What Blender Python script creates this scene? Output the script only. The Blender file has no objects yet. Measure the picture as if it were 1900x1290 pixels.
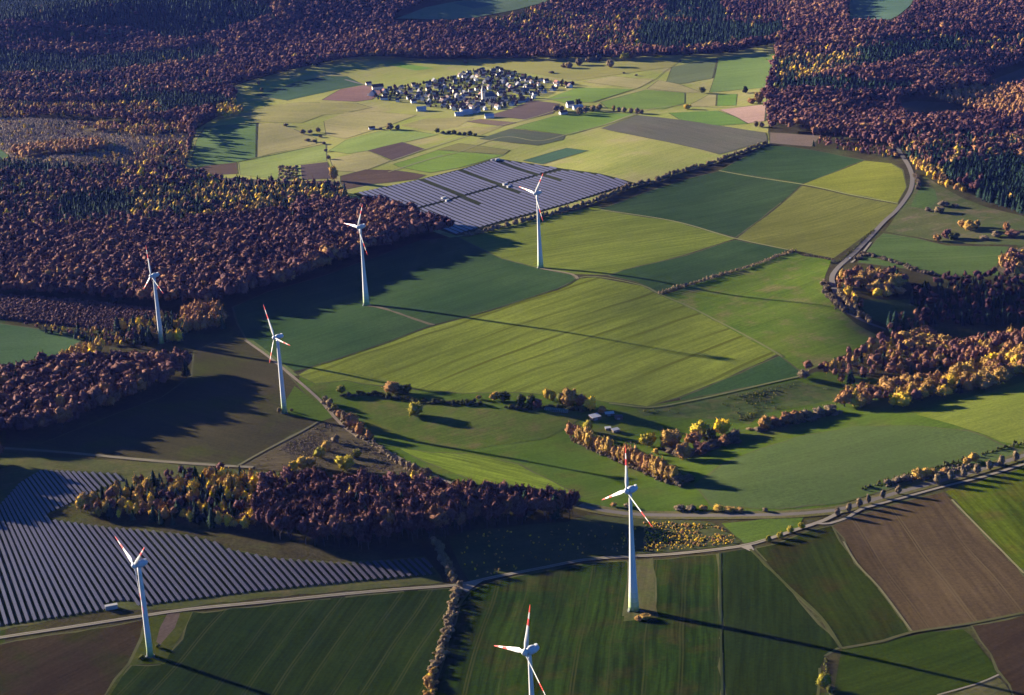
import bpy, bmesh, math, random
import numpy as np
from mathutils import Matrix, Vector
from mathutils.geometry import tessellate_polygon

rng = np.random.default_rng(11)
random.seed(5)
SC = bpy.context.scene
COL = SC.collection

# ------------------------------------------------------------------ camera model (photo pixels 1900x1290)
F, PITCH, ROLL, CAMH = 3200.0, 0.3134, 0.0522, 574.6
CX, CY = 950.0, 645.0
FW = np.array([0, math.cos(PITCH), -math.sin(PITCH)])
RT0 = np.array([1.0, 0, 0]); DN0 = np.cross(FW, RT0)
RT = math.cos(ROLL)*RT0 + math.sin(ROLL)*DN0
DN = -math.sin(ROLL)*RT0 + math.cos(ROLL)*DN0
CAM = np.array([0.0, 0, CAMH])
SUN_AZ = math.radians(-33.0)      # direction shadows fall (from +x)
SUN_EL = math.radians(12.3)

def project(P):
    v = np.asarray(P, float) - CAM
    d = v @ FW
    return np.stack([CX + F*(v @ RT)/d, CY + F*(v @ DN)/d], -1)

def flat(px, py):
    d = FW*F + RT*(px-CX) + DN*(py-CY)
    t = -CAMH/d[2]
    return CAM[:2] + d[:2]*t

# ------------------------------------------------------------------ terrain height
WAVES = []
_r = np.random.default_rng(4)
for lam, amp in ((240, .9), (310, 1.2), (420, 1.6), (560, 2.2), (760, 3.2), (980, 4.0), (1300, 5.0)):
    for _ in range(2):
        a = _r.uniform(0, 2*math.pi)
        WAVES.append((math.cos(a)*2*math.pi/lam, math.sin(a)*2*math.pi/lam, _r.uniform(0, 6.28), amp*.5))
HILLS = [(150, 60, 620, 260, 36), (170, 84, 240, 110, 52), (330, 20, 260, 150, 45), (580, 45, 520, 200, 34), (1080, 32, 800, 240, 34), (1720, 60, 420, 280, 34),
         (1600, 165, 130, 260, 16), (930, 560, 300, 160, 5), (1720, 330, 120, 200, 10), (1610, 520, 60, 60, 6)]
HILLS = [(*flat(a, b), sx, sy, am) for a, b, sx, sy, am in HILLS]
TROUGHS = [([(640, 770), (800, 798), (1000, 805), (1200, 812), (1400, 765), (1560, 728), (1750, 675), (1990, 600)], 70, 9),
           ([(1760, 592), (1850, 582), (1990, 572)], 60, 28),
           ([(1690, 210), (1760, 208), (1920, 240)], 90, 22),
           ([(1840, 132), (2050, 126)], 120, 22),
           ([(1250, 575), (1400, 535), (1490, 505)], 60, 2.5),
           ([(900, 1020), (1050, 1000), (1180, 990)], 55, 5)]
TROUGHS = [([flat(*p) for p in pl], s, d) for pl, s, d in TROUGHS]

def height(x, y):
    x = np.asarray(x, float); y = np.asarray(y, float)
    z = np.zeros(np.broadcast(x, y).shape)
    for kx, ky, ph, am in WAVES:
        z = z + am*np.sin(kx*x + ky*y + ph)
    for hx, hy, sx, sy, am in HILLS:
        z = z + am*np.exp(-((x-hx)/sx)**2/2 - ((y-hy)/sy)**2/2)
    for pl, s, dep in TROUGHS:
        d2 = np.full(z.shape, 1e18)
        for (ax, ay), (bx, by) in zip(pl[:-1], pl[1:]):
            ux, uy = bx-ax, by-ay
            t = np.clip(((x-ax)*ux+(y-ay)*uy)/(ux*ux+uy*uy), 0, 1)
            d2 = np.minimum(d2, (x-ax-t*ux)**2 + (y-ay-t*uy)**2)
        z = z - dep*np.exp(-d2/(2*s*s))
    return z

G = 20.0
GX0, GX1, GY0, GY1 = -2600.0, 2300.0, 400.0, 6600.0
NX = int((GX1-GX0)/G)+1; NY = int((GY1-GY0)/G)+1
gxs = GX0 + G*np.arange(NX); gys = GY0 + G*np.arange(NY)
GXX, GYY = np.meshgrid(gxs, gys)
HG = height(GXX, GYY)               # [iy, ix]

def hz(x, y):
    """height of the ground mesh itself (piecewise linear)"""
    x = np.asarray(x, float); y = np.asarray(y, float)
    fx = np.clip((x-GX0)/G, 0, NX-1.001); fy = np.clip((y-GY0)/G, 0, NY-1.001)
    i = fx.astype(int); j = fy.astype(int); u = fx-i; v = fy-j
    z00 = HG[j, i]; z10 = HG[j, i+1]; z01 = HG[j+1, i]; z11 = HG[j+1, i+1]
    return np.where(u >= v, z00+u*(z10-z00)+v*(z11-z10), z00+v*(z01-z00)+u*(z11-z01))

def ground(pts):
    """photo pixels -> world xy where the line of sight meets the terrain"""
    pts = np.atleast_2d(np.asarray(pts, float))
    d = FW*F + (pts[:, :1]-CX)*RT + (pts[:, 1:]-CY)*DN
    d = d/np.linalg.norm(d, axis=1)[:, None]
    ts = np.linspace(850, 7400, 700)
    x = CAM[0]+d[:, :1]*ts; y = CAM[1]+d[:, 1:2]*ts; z = CAM[2]+d[:, 2:]*ts
    below = z <= hz(x, y)
    below[:, -1] = True
    k = np.maximum(below.argmax(1), 1)
    lo, hi = ts[k-1], ts[k]
    for _ in range(16):
        m = (lo+hi)/2
        b = CAM[2]+d[:, 2]*m <= hz(d[:, 0]*m, d[:, 1]*m)
        hi = np.where(b, m, hi); lo = np.where(b, lo, m)
    m = (lo+hi)/2
    return np.stack([d[:, 0]*m, d[:, 1]*m], 1)

def at(px, py, off=0.0):
    x, y = ground([(px, py)])[0]
    return float(x), float(y), float(hz(x, y))+off

def normals_at(x, y):
    e = 6.0
    nx = -(height(x+e, y)-height(x-e, y))/(2*e); ny = -(height(x, y+e)-height(x, y-e))/(2*e)
    n = np.stack([nx, ny, np.ones_like(nx)], 1)
    return n/np.linalg.norm(n, axis=1)[:, None]

# ------------------------------------------------------------------ bookkeeping
USED = {}
def tag(o, label=None, cat=None, group=None, kind=None):
    if label: o['label'] = label
    if cat: o['category'] = cat
    if group: o['group'] = group
    if kind: o['kind'] = kind
    return o

def link(name, data, parent=None):
    o = bpy.data.objects.new(name, data); COL.objects.link(o)
    if parent is not None: o.parent = parent
    return o

def mesh_np(name, V, T, mats, mi=None, smooth=True, tint=None):
    """mesh from a vertex array and a list/array of triangles or polygons"""
    me = bpy.data.meshes.new(name)
    V = np.asarray(V, np.float32)
    me.vertices.add(len(V)); me.vertices.foreach_set('co', V.ravel())
    if isinstance(T, np.ndarray):
        n = len(T); k = T.shape[1]
        me.loops.add(n*k); me.loops.foreach_set('vertex_index', T.ravel().astype(np.int32))
        me.polygons.add(n)
        me.polygons.foreach_set('loop_start', np.arange(0, n*k, k, dtype=np.int32))
    else:
        n = len(T); tot = np.array([len(f) for f in T], np.int32)
        me.loops.add(int(tot.sum())); me.loops.foreach_set('vertex_index', np.concatenate([np.asarray(f, np.int32) for f in T]))
        me.polygons.add(n)
        me.polygons.foreach_set('loop_start', np.concatenate([[0], np.cumsum(tot)[:-1]]).astype(np.int32))
    if mi is not None: me.polygons.foreach_set('material_index', np.asarray(mi, np.int32))
    me.polygons.foreach_set('use_smooth', np.full(n, bool(smooth)))
    for m in (mats if isinstance(mats, (list, tuple)) else [mats]): me.materials.append(m)
    if tint is not None:
        a = me.attributes.new('tint', 'FLOAT', 'POINT'); a.data.foreach_set('value', np.asarray(tint, np.float32))
    me.update(calc_edges=True)
    return me

class MB:
    """collects shapes into one mesh"""
    def __init__(s): s.v = []; s.f = []; s.m = []
    def add(s, v, f, m=0):
        b = len(s.v); s.v += [tuple(map(float, p)) for p in v]; s.f += [[b+i for i in q] for q in f]; s.m += [m]*len(f)
    def box(s, x0, x1, y0, y1, z0, z1, m=0):
        s.add([(x0, y0, z0), (x1, y0, z0), (x1, y1, z0), (x0, y1, z0), (x0, y0, z1), (x1, y0, z1), (x1, y1, z1), (x0, y1, z1)],
              [(0, 3, 2, 1), (4, 5, 6, 7), (0, 1, 5, 4), (1, 2, 6, 5), (2, 3, 7, 6), (3, 0, 4, 7)], m)
    def lathe(s, prof, n=12, m=0, axis='z', c=(0, 0, 0)):
        v = []; f = []
        for k, (r, h) in enumerate(prof):
            for i in range(n):
                a = 2*math.pi*i/n
                p = (r*math.cos(a), r*math.sin(a), h)
                if axis == 'y': p = (p[0], h, -p[1])
                v.append((p[0]+c[0], p[1]+c[1], p[2]+c[2]))
        for k in range(len(prof)-1):
            for i in range(n):
                j = (i+1) % n
                f.append((k*n+i, k*n+j, (k+1)*n+j, (k+1)*n+i))
        f.append(tuple(range(n-1, -1, -1))); f.append(tuple((len(prof)-1)*n+i for i in range(n)))
        s.add(v, f, m)
    def tube(s, pts, rads, n=6, m=0):
        pts = [Vector(p) for p in pts]; v = []; f = []
        for k, p in enumerate(pts):
            d = (pts[min(k+1, len(pts)-1)]-pts[max(k-1, 0)]).normalized()
            a = d.orthogonal().normalized(); b = d.cross(a)
            for i in range(n):
                t = 2*math.pi*i/n
                v.append(p+(a*math.cos(t)+b*math.sin(t))*rads[k])
        for k in range(len(pts)-1):
            for i in range(n):
                j = (i+1) % n; f.append((k*n+i, k*n+j, (k+1)*n+j, (k+1)*n+i))
        f.append(tuple(range(n-1, -1, -1))); f.append(tuple((len(pts)-1)*n+i for i in range(n)))
        s.add(v, f, m)
    def mesh(s, name, mats, smooth=False):
        return mesh_np(name, s.v, s.f, mats, s.m, smooth)
    def build(s, name, mats, parent=None, smooth=False):
        return link(name, s.mesh(name, mats, smooth), parent)

# ------------------------------------------------------------------ materials
def srgb(r, g, b):
    return tuple(((c/255)/12.92 if c/255 <= .04045 else ((c/255+.055)/1.055)**2.4) for c in (r, g, b))

def new_mat(name, rough=.9, spec=.1):
    m = bpy.data.materials.new(name); m.use_nodes = True
    nt = m.node_tree; b = nt.nodes['Principled BSDF']
    b.inputs['Roughness'].default_value = rough
    b.inputs['Specular IOR Level'].default_value = spec
    return m, nt, b

def N(nt, t, **kw):
    n = nt.nodes.new(t)
    for k, v in kw.items(): setattr(n, k, v)
    return n

def mixc(nt, f, a, b, typ='MIX'):
    n = N(nt, 'ShaderNodeMix', data_type='RGBA', blend_type=typ)
    for s, v in ((n.inputs[0], f), (n.inputs[6], a), (n.inputs[7], b)):
        if isinstance(v, bpy.types.NodeSocket): nt.links.new(v, s)
        elif isinstance(v, (int, float)): s.default_value = v
        else: s.default_value = (*v, 1)
    return n.outputs[2]

def ramp(nt, fac, stops):
    n = N(nt, 'ShaderNodeValToRGB')
    e = n.color_ramp.elements
    while len(e) < len(stops): e.new(.5)
    for q, (p, c) in zip(e, stops):
        q.position = p; q.color = (*c, 1) if not isinstance(c, (int, float)) else (c, c, c, 1)
    nt.links.new(fac, n.inputs[0])
    return n.outputs[0]

def noise(nt, vec, scale, detail=3, rough=.55):
    n = N(nt, 'ShaderNodeTexNoise'); n.inputs['Scale'].default_value = scale
    n.inputs['Detail'].default_value = detail; n.inputs['Roughness'].default_value = rough
    if vec is not None: nt.links.new(vec, n.inputs['Vector'])
    return n.outputs['Fac']

def mathn(nt, op, a, b=None, c=None):
    n = N(nt, 'ShaderNodeMath', operation=op)
    for i, v in enumerate((a, b, c)):
        if v is None: continue
        if isinstance(v, bpy.types.NodeSocket): nt.links.new(v, n.inputs[i])
        else: n.inputs[i].default_value = v
    return n.outputs[0]

def plain(name, col, rough=.8, spec=.2, var=.15, scale=.6):
    m, nt, b = new_mat(name, rough, spec)
    g = N(nt, 'ShaderNodeTexCoord').outputs['Object']
    f = noise(nt, g, scale, 4)
    nt.links.new(mixc(nt, f, tuple(c*(1-var) for c in col), tuple(min(1, c*(1+var)) for c in col)), b.inputs['Base Color'])
    return m

def field_mat(name, c1, c2, ang, row=3.0, wave=14.0, rowamt=.25, patch=.006, tram=0, tramamt=.3, tramcol=None, rough=.06, bump=.35, third=None, fine=1.0, tramw=.6):
    """crop: broad patches between two colours, rows along ang, tractor tramlines"""
    m, nt, b = new_mat(name, 1.0, .0)
    pos = N(nt, 'ShaderNodeNewGeometry').outputs['Position']
    rot = N(nt, 'ShaderNodeVectorRotate', rotation_type='Z_AXIS'); nt.links.new(pos, rot.inputs['Vector']); rot.inputs['Angle'].default_value = -ang
    warp = noise(nt, pos, .004, 2)
    sep = N(nt, 'ShaderNodeSeparateXYZ'); nt.links.new(rot.outputs[0], sep.inputs[0])
    v = mathn(nt, 'MULTIPLY_ADD', warp, wave, sep.outputs[1])
    comb = N(nt, 'ShaderNodeCombineXYZ')
    nt.links.new(mathn(nt, 'MULTIPLY', sep.outputs[0], .012), comb.inputs[0])
    nt.links.new(mathn(nt, 'DIVIDE', v, row), comb.inputs[1])
    streak = noise(nt, comb.outputs[0], 1.0, 2, .6)
    comb2 = N(nt, 'ShaderNodeCombineXYZ')
    nt.links.new(mathn(nt, 'MULTIPLY', sep.outputs[0], .004), comb2.inputs[0])
    nt.links.new(mathn(nt, 'DIVIDE', v, row*7), comb2.inputs[1])
    streak2 = noise(nt, comb2.outputs[0], 1.0, 2, .5)
    pn = noise(nt, pos, patch, 5, .6)
    base = mixc(nt, ramp(nt, pn, [(.36, 0.0), (.64, 1.0)]), c1, c2)
    if third is not None:
        p3 = noise(nt, pos, patch*2.3, 4, .65)
        base = mixc(nt, ramp(nt, p3, [(.5, 0.0), (.68, 1.0)]), base, third)
    fac = ramp(nt, streak, [(.3, 1.0-rowamt), (.7, 1.0+rowamt)])
    base = mixc(nt, 1.0, base, fac, 'MULTIPLY')
    fac2 = ramp(nt, streak2, [(.3, 1.0-rowamt*.7), (.7, 1.0+rowamt*.7)])
    base = mixc(nt, 1.0, base, fac2, 'MULTIPLY')
    fn = noise(nt, pos, .35*fine, 3, .7)
    base = mixc(nt, 1.0, base, ramp(nt, fn, [(.3, .82), (.7, 1.18)]), 'MULTIPLY')
    if tram:
        fr = mathn(nt, 'FRACT', mathn(nt, 'DIVIDE', v, tram))
        d = mathn(nt, 'ABSOLUTE', mathn(nt, 'SUBTRACT', mathn(nt, 'ABSOLUTE', mathn(nt, 'SUBTRACT', fr, .5)), 1.1/tram))
        near = mathn(nt, 'LESS_THAN', d, tramw/tram)
        brk = ramp(nt, noise(nt, comb.outputs[0], .35, 2), [(.35, 0.0), (.6, 1.0)])
        base = mixc(nt, mathn(nt, 'MULTIPLY', mathn(nt, 'MULTIPLY', near, tramamt), brk), base, tramcol or tuple(c*.5 for c in c1))
    nt.links.new(base, b.inputs['Base Color'])
    bp = N(nt, 'ShaderNodeBump'); bp.inputs['Strength'].default_value = bump; bp.inputs['Distance'].default_value = .5
    hsum = mathn(nt, 'ADD', mathn(nt, 'MULTIPLY', streak, .55), mathn(nt, 'MULTIPLY', fn, .5))
    nt.links.new(hsum, bp.inputs['Height']); nt.links.new(bp.outputs[0], b.inputs['Normal'])
    return m

def leaf_mat(name, stops, rough=.95, fine=.45):
    m, nt, b = new_mat(name, rough, .05)
    t = N(nt, 'ShaderNodeAttribute', attribute_type='INSTANCER', attribute_name='tint').outputs['Fac']
    t2 = N(nt, 'ShaderNodeAttribute', attribute_type='GEOMETRY', attribute_name='tint').outputs['Fac']
    pos = N(nt, 'ShaderNodeNewGeometry').outputs['Position']
    n1 = noise(nt, pos, fine, 3, .7)
    tt = mathn(nt, 'ADD', mathn(nt, 'ADD', t, t2), mathn(nt, 'MULTIPLY', mathn(nt, 'SUBTRACT', n1, .5), .5))
    c = ramp(nt, tt, stops)
    n2 = noise(nt, pos, fine*2.6, 2, .7)
    c = mixc(nt, 1.0, c, ramp(nt, n2, [(.3, .5), (.7, 1.5)]), 'MULTIPLY')
    nt.links.new(c, b.inputs['Base Color'])
    return m

M = {}
M['beech'] = leaf_mat('beech_foliage', [(0, (.024, .010, .014)), (.25, (.056, .0235, .026)), (.45, (.088, .039, .036)), (.63, (.125, .060, .040)), (.82, (.19, .090, .034)), (1, (.26, .145, .046))])
M['spruce'] = leaf_mat('spruce_needles', [(0, (.005, .012, .009)), (.5, (.010, .025, .016)), (.9, (.02, .038, .017)), (1, (.035, .048, .018))])
M['gold'] = leaf_mat('golden_foliage', [(0, (.09, .045, .026)), (.2, (.25, .122, .048)), (.4, (.20, .120, .032)), (.6, (.28, .172, .040)), (.85, (.45, .295, .022)), (1, (.58, .38, .016))])
M['olive'] = leaf_mat('olive_foliage', [(0, (.024, .028, .010)), (.4, (.075, .075, .015)), (.7, (.17, .145, .018)), (1, (.30, .23, .02))])
M['heath'] = leaf_mat('young_tree_twigs', [(0, (.045, .036, .026)), (.5, (.115, .086, .052)), (.85, (.17, .12, .06)), (1, (.24, .17, .085))])
M['young'] = leaf_mat('plantation_twigs', [(0, (.10, .078, .058)), (.5, (.20, .155, .105)), (.85, (.29, .21, .12)), (1, (.40, .28, .13))])
M['margin'] = plain('margin_grass', (.05, .052, .020), 1.0, .02, .5, .05)
M['bark'] = plain('bark', (.05, .04, .033), .95, .1)

# ------------------------------------------------------------------ tree shapes
def ico(sub):
    bm = bmesh.new(); bmesh.ops.create_icosphere(bm, subdivisions=sub, radius=1)
    V = np.array([v.co[:] for v in bm.verts]); T = np.array([[v.index for v in f.verts] for f in bm.faces]); bm.free()
    return V, T
ICO = {s: ico(s) for s in (1, 2, 3, 4)}

def cards(r, base, n, size, lo=.93, hi=1.09):
    """n small leaf-clump triangles around points of base (unit directions with radii applied)"""
    idx = r.integers(0, len(base), n)
    c = base[idx]*r.uniform(lo, hi, (n, 1))+r.normal(size=(n, 3))*size*.5
    a = r.normal(size=(n, 3)); a /= np.linalg.norm(a, axis=1)[:, None]
    b = np.cross(a, r.normal(size=(n, 3))); b /= np.linalg.norm(b, axis=1)[:, None]
    s = size*r.uniform(.6, 1.4, (n, 1))
    V = np.stack([c+a*s, c-a*s*.5+b*s*.85, c-a*s*.5-b*s*.85], 1).reshape(-1, 3)
    return V, np.arange(3*n).reshape(n, 3)

def crown(seed, sub, rx, z0, z1, lumps=16, ls=.3, depth=.34, ncard=120, csize=.1, point=1.0, cut=None, rag=.07, fat=.0, lo=.86, hi=1.16):
    r = np.random.default_rng(seed)
    V, T = ICO[sub]
    c = r.normal(size=(lumps, 3)); c[:, 2] = np.abs(c[:, 2])*1.0-.25; c /= np.linalg.norm(c, axis=1)[:, None]
    ang = np.arccos(np.clip(V @ c.T, -1, 1))
    amp = r.uniform(.65, 1.1, lumps)
    val = (amp*np.exp(-ang**2/(2*ls*ls))).max(1)
    rad = 1-depth+depth*val+r.normal(size=len(V))*rag
    P = V*rad[:, None]
    P[:, :2] += r.uniform(-.12, .12, 2)
    P[:, :2] *= (1+fat*np.clip(-P[:, 2], 0, 1))[:, None]
    if cut is not None:
        keep = (V[T].mean(1)[:, 2] > cut)
        T = T[keep]; u = np.unique(T); mp = np.full(len(V), -1); mp[u] = np.arange(len(u)); T = mp[T]; P = P[u]
    an = r.uniform(0, 6.28); st_ = r.uniform(.82, 1.0); u1 = P[:, 0]*math.cos(an)+P[:, 1]*math.sin(an); u2 = -P[:, 0]*math.sin(an)+P[:, 1]*math.cos(an)
    P[:, 0] = u1*1.06+P[:, 2]*r.uniform(-.14, .14); P[:, 1] = u2*st_+P[:, 2]*r.uniform(-.14, .14)
    up = P[:, 2]
    P[:, :2] *= (1-np.clip(up, 0, 2)[:, None]*(1-1/point)*1.0) if point != 1.0 else 1
    V2, T2 = cards(r, P, ncard, csize, lo, hi)
    A = np.concatenate([P, V2]); T = np.concatenate([T, T2+len(P)])
    A = A*np.array([rx, rx, (z1-z0)/2]); A[:, 2] += (z0+z1)/2
    return A, T

def trunk_arrays(seed, h, r0, n=5, limbs=4, spread=.2):
    r = np.random.default_rng(seed+900); mb = MB()
    mb.tube([(0, 0, -.04), (r.uniform(-.01, .01), r.uniform(-.01, .01), h*.5), (r.uniform(-.02, .02), r.uniform(-.02, .02), h)], [r0*1.25, r0*.8, r0*.3], n)
    for k in range(limbs):
        a = 2*math.pi*k/limbs+r.uniform(-.4, .4); z = h*r.uniform(.45, .7)
        mb.tube([(0, 0, z), (math.cos(a)*spread*.5, math.sin(a)*spread*.5, z+.1), (math.cos(a)*spread, math.sin(a)*spread, z+.24)], [r0*.5, r0*.33, r0*.12], 4)
    T = []
    for f in mb.f:
        for i in range(1, len(f)-1): T.append((f[0], f[i], f[i+1]))
    return np.array(mb.v), np.array(T)

def spruce_crown(seed, tiers, nr, ncard=0):
    r = np.random.default_rng(seed); V = []; T = []
    for t in range(tiers):
        zb = .10+.84*t/tiers; zt = min(1.0, zb+1.9*.84/tiers); R = .21*(1-t/tiers)**.8+.012
        b = len(V); ph = r.uniform(0, 6.28)
        V.append((0, 0, zt))
        for i in range(nr):
            a = ph+2*math.pi*i/nr; q = R*(1.0 if i % 2 == 0 else .62)*r.uniform(.8, 1.2)
            V.append((q*math.cos(a), q*math.sin(a), zb-(.02 if i % 2 == 0 else -.012)+r.uniform(-.01, .01)))
        for i in range(nr): T.append((b, b+1+i, b+1+(i+1) % nr))
    V = np.array(V); T = np.array(T)
    if ncard:
        V2, T2 = cards(r, V*np.array([.9, .9, .97]), ncard, .055, .9, 1.02); T = np.concatenate([T, T2+len(V)]); V = np.concatenate([V, V2])
    return V, T

# unit templates: height 1.  kind -> level -> list of (V, T)
TPL = {}
def tpl(kind, lvl, fn, n):
    TPL[(kind, lvl)] = [fn(k) for k in range(n)]
tpl('beech', 0, lambda k: crown(k, 3, .29+.02*(k % 3), .2, 1.0, 22, .22, .50, 900, .075, rag=.05), 8)
tpl('beech', 1, lambda k: crown(20+k, 2, .29+.02*(k % 3), .28, 1.0, 14, .27, .48, 210, .10, cut=-.55, rag=.06), 8)
tpl('beech', 2, lambda k: crown(40+k, 1, .30+.02*(k % 3), .36, 1.0, 7, .40, .46, 70, .14, cut=-.35, rag=.1), 10)
tpl('spruce', 0, lambda k: spruce_crown(k, 9, 14, 60), 5)
tpl('spruce', 1, lambda k: spruce_crown(10+k, 6, 10, 50), 5)
tpl('spruce', 2, lambda k: spruce_crown(20+k, 4, 8, 24), 5)
tpl('gold', 0, lambda k: crown(60+k, 3, .25+.02*(k % 3), -.04, 1.0, 16, .26, .50, 520, .10, point=1.18, fat=.2), 6)
tpl('gold', 1, lambda k: crown(70+k, 2, .25+.02*(k % 3), .06, 1.0, 11, .3, .48, 170, .12, point=1.2, cut=-.6, fat=.2), 6)
tpl('gold', 2, lambda k: crown(80+k, 1, .26, .25, 1.0, 8, .45, .32, 50, .16, point=1.2, cut=-.4, rag=.1), 6)
tpl('heath', 2, lambda k: crown(90+k, 1, .42, -.15, 1.0, 6, .5, .35, 14, .25, cut=-.2, rag=.12), 8)
tpl('round', 0, lambda k: crown(100+k, 4, .52, -.16, 1.0, 30, .2, .46, 1500, .06, fat=.35), 4)
tpl('oval', 0, lambda k: crown(110+k, 3, .36, -.12, 1.0, 22, .23, .46, 800, .075, fat=.3), 5)
tpl('narrow', 0, lambda k: crown(120+k, 3, .20, -.08, 1.0, 26, .24, .40, 600, .085, point=1.15, fat=.25), 5)
tpl('bush', 0, lambda k: crown(130+k, 3, .62, -.15, 1.0, 18, .27, .42, 420, .11, cut=-.6), 5)

# ------------------------------------------------------------------ zones of woodland (photo pixels at ground level; last match wins)
#  type -> mixture: fractions of (beech, spruce, gold), height range
ZT = {'beech': ((.94, .02, .04), (19, 29)), 'beechy': ((.88, .04, .08), (19, 28)), 'spruce': ((.06, .90, .04), (18, 24)), 'tallbeech': ((.95, .02, .03), (25, 33)), 'darkgold': ((.62, .08, .30), (12, 19)),
      'mix': ((.50, .30, .20), (15, 25)), 'goldmix': ((.16, .44, .40), (14, 22)), 'goldmixb': ((.38, .14, .48), (10, 17)),
      'gold': ((.10, .05, .85), (11, 18)), 'larch': ((.03, .03, .94), (17, 22)), 'browngold': ((.45, .05, .50), (12, 20)),
      'darkmix': ((.55, .40, .05), (13, 24)), 'goldmixn': ((.20, .30, .50), (11, 18)), 'heathtrees': ((.30, .18, .52), (6, 12)), 'shadewood': ((.52, .45, .03), (9, 18)), 'bigold': ((.16, .02, .82), (14, 20)), 'lowmix': ((.25, .35, .40), (7, 12)), 'small': ((.8, .05, .15), (9, 14))}
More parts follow.
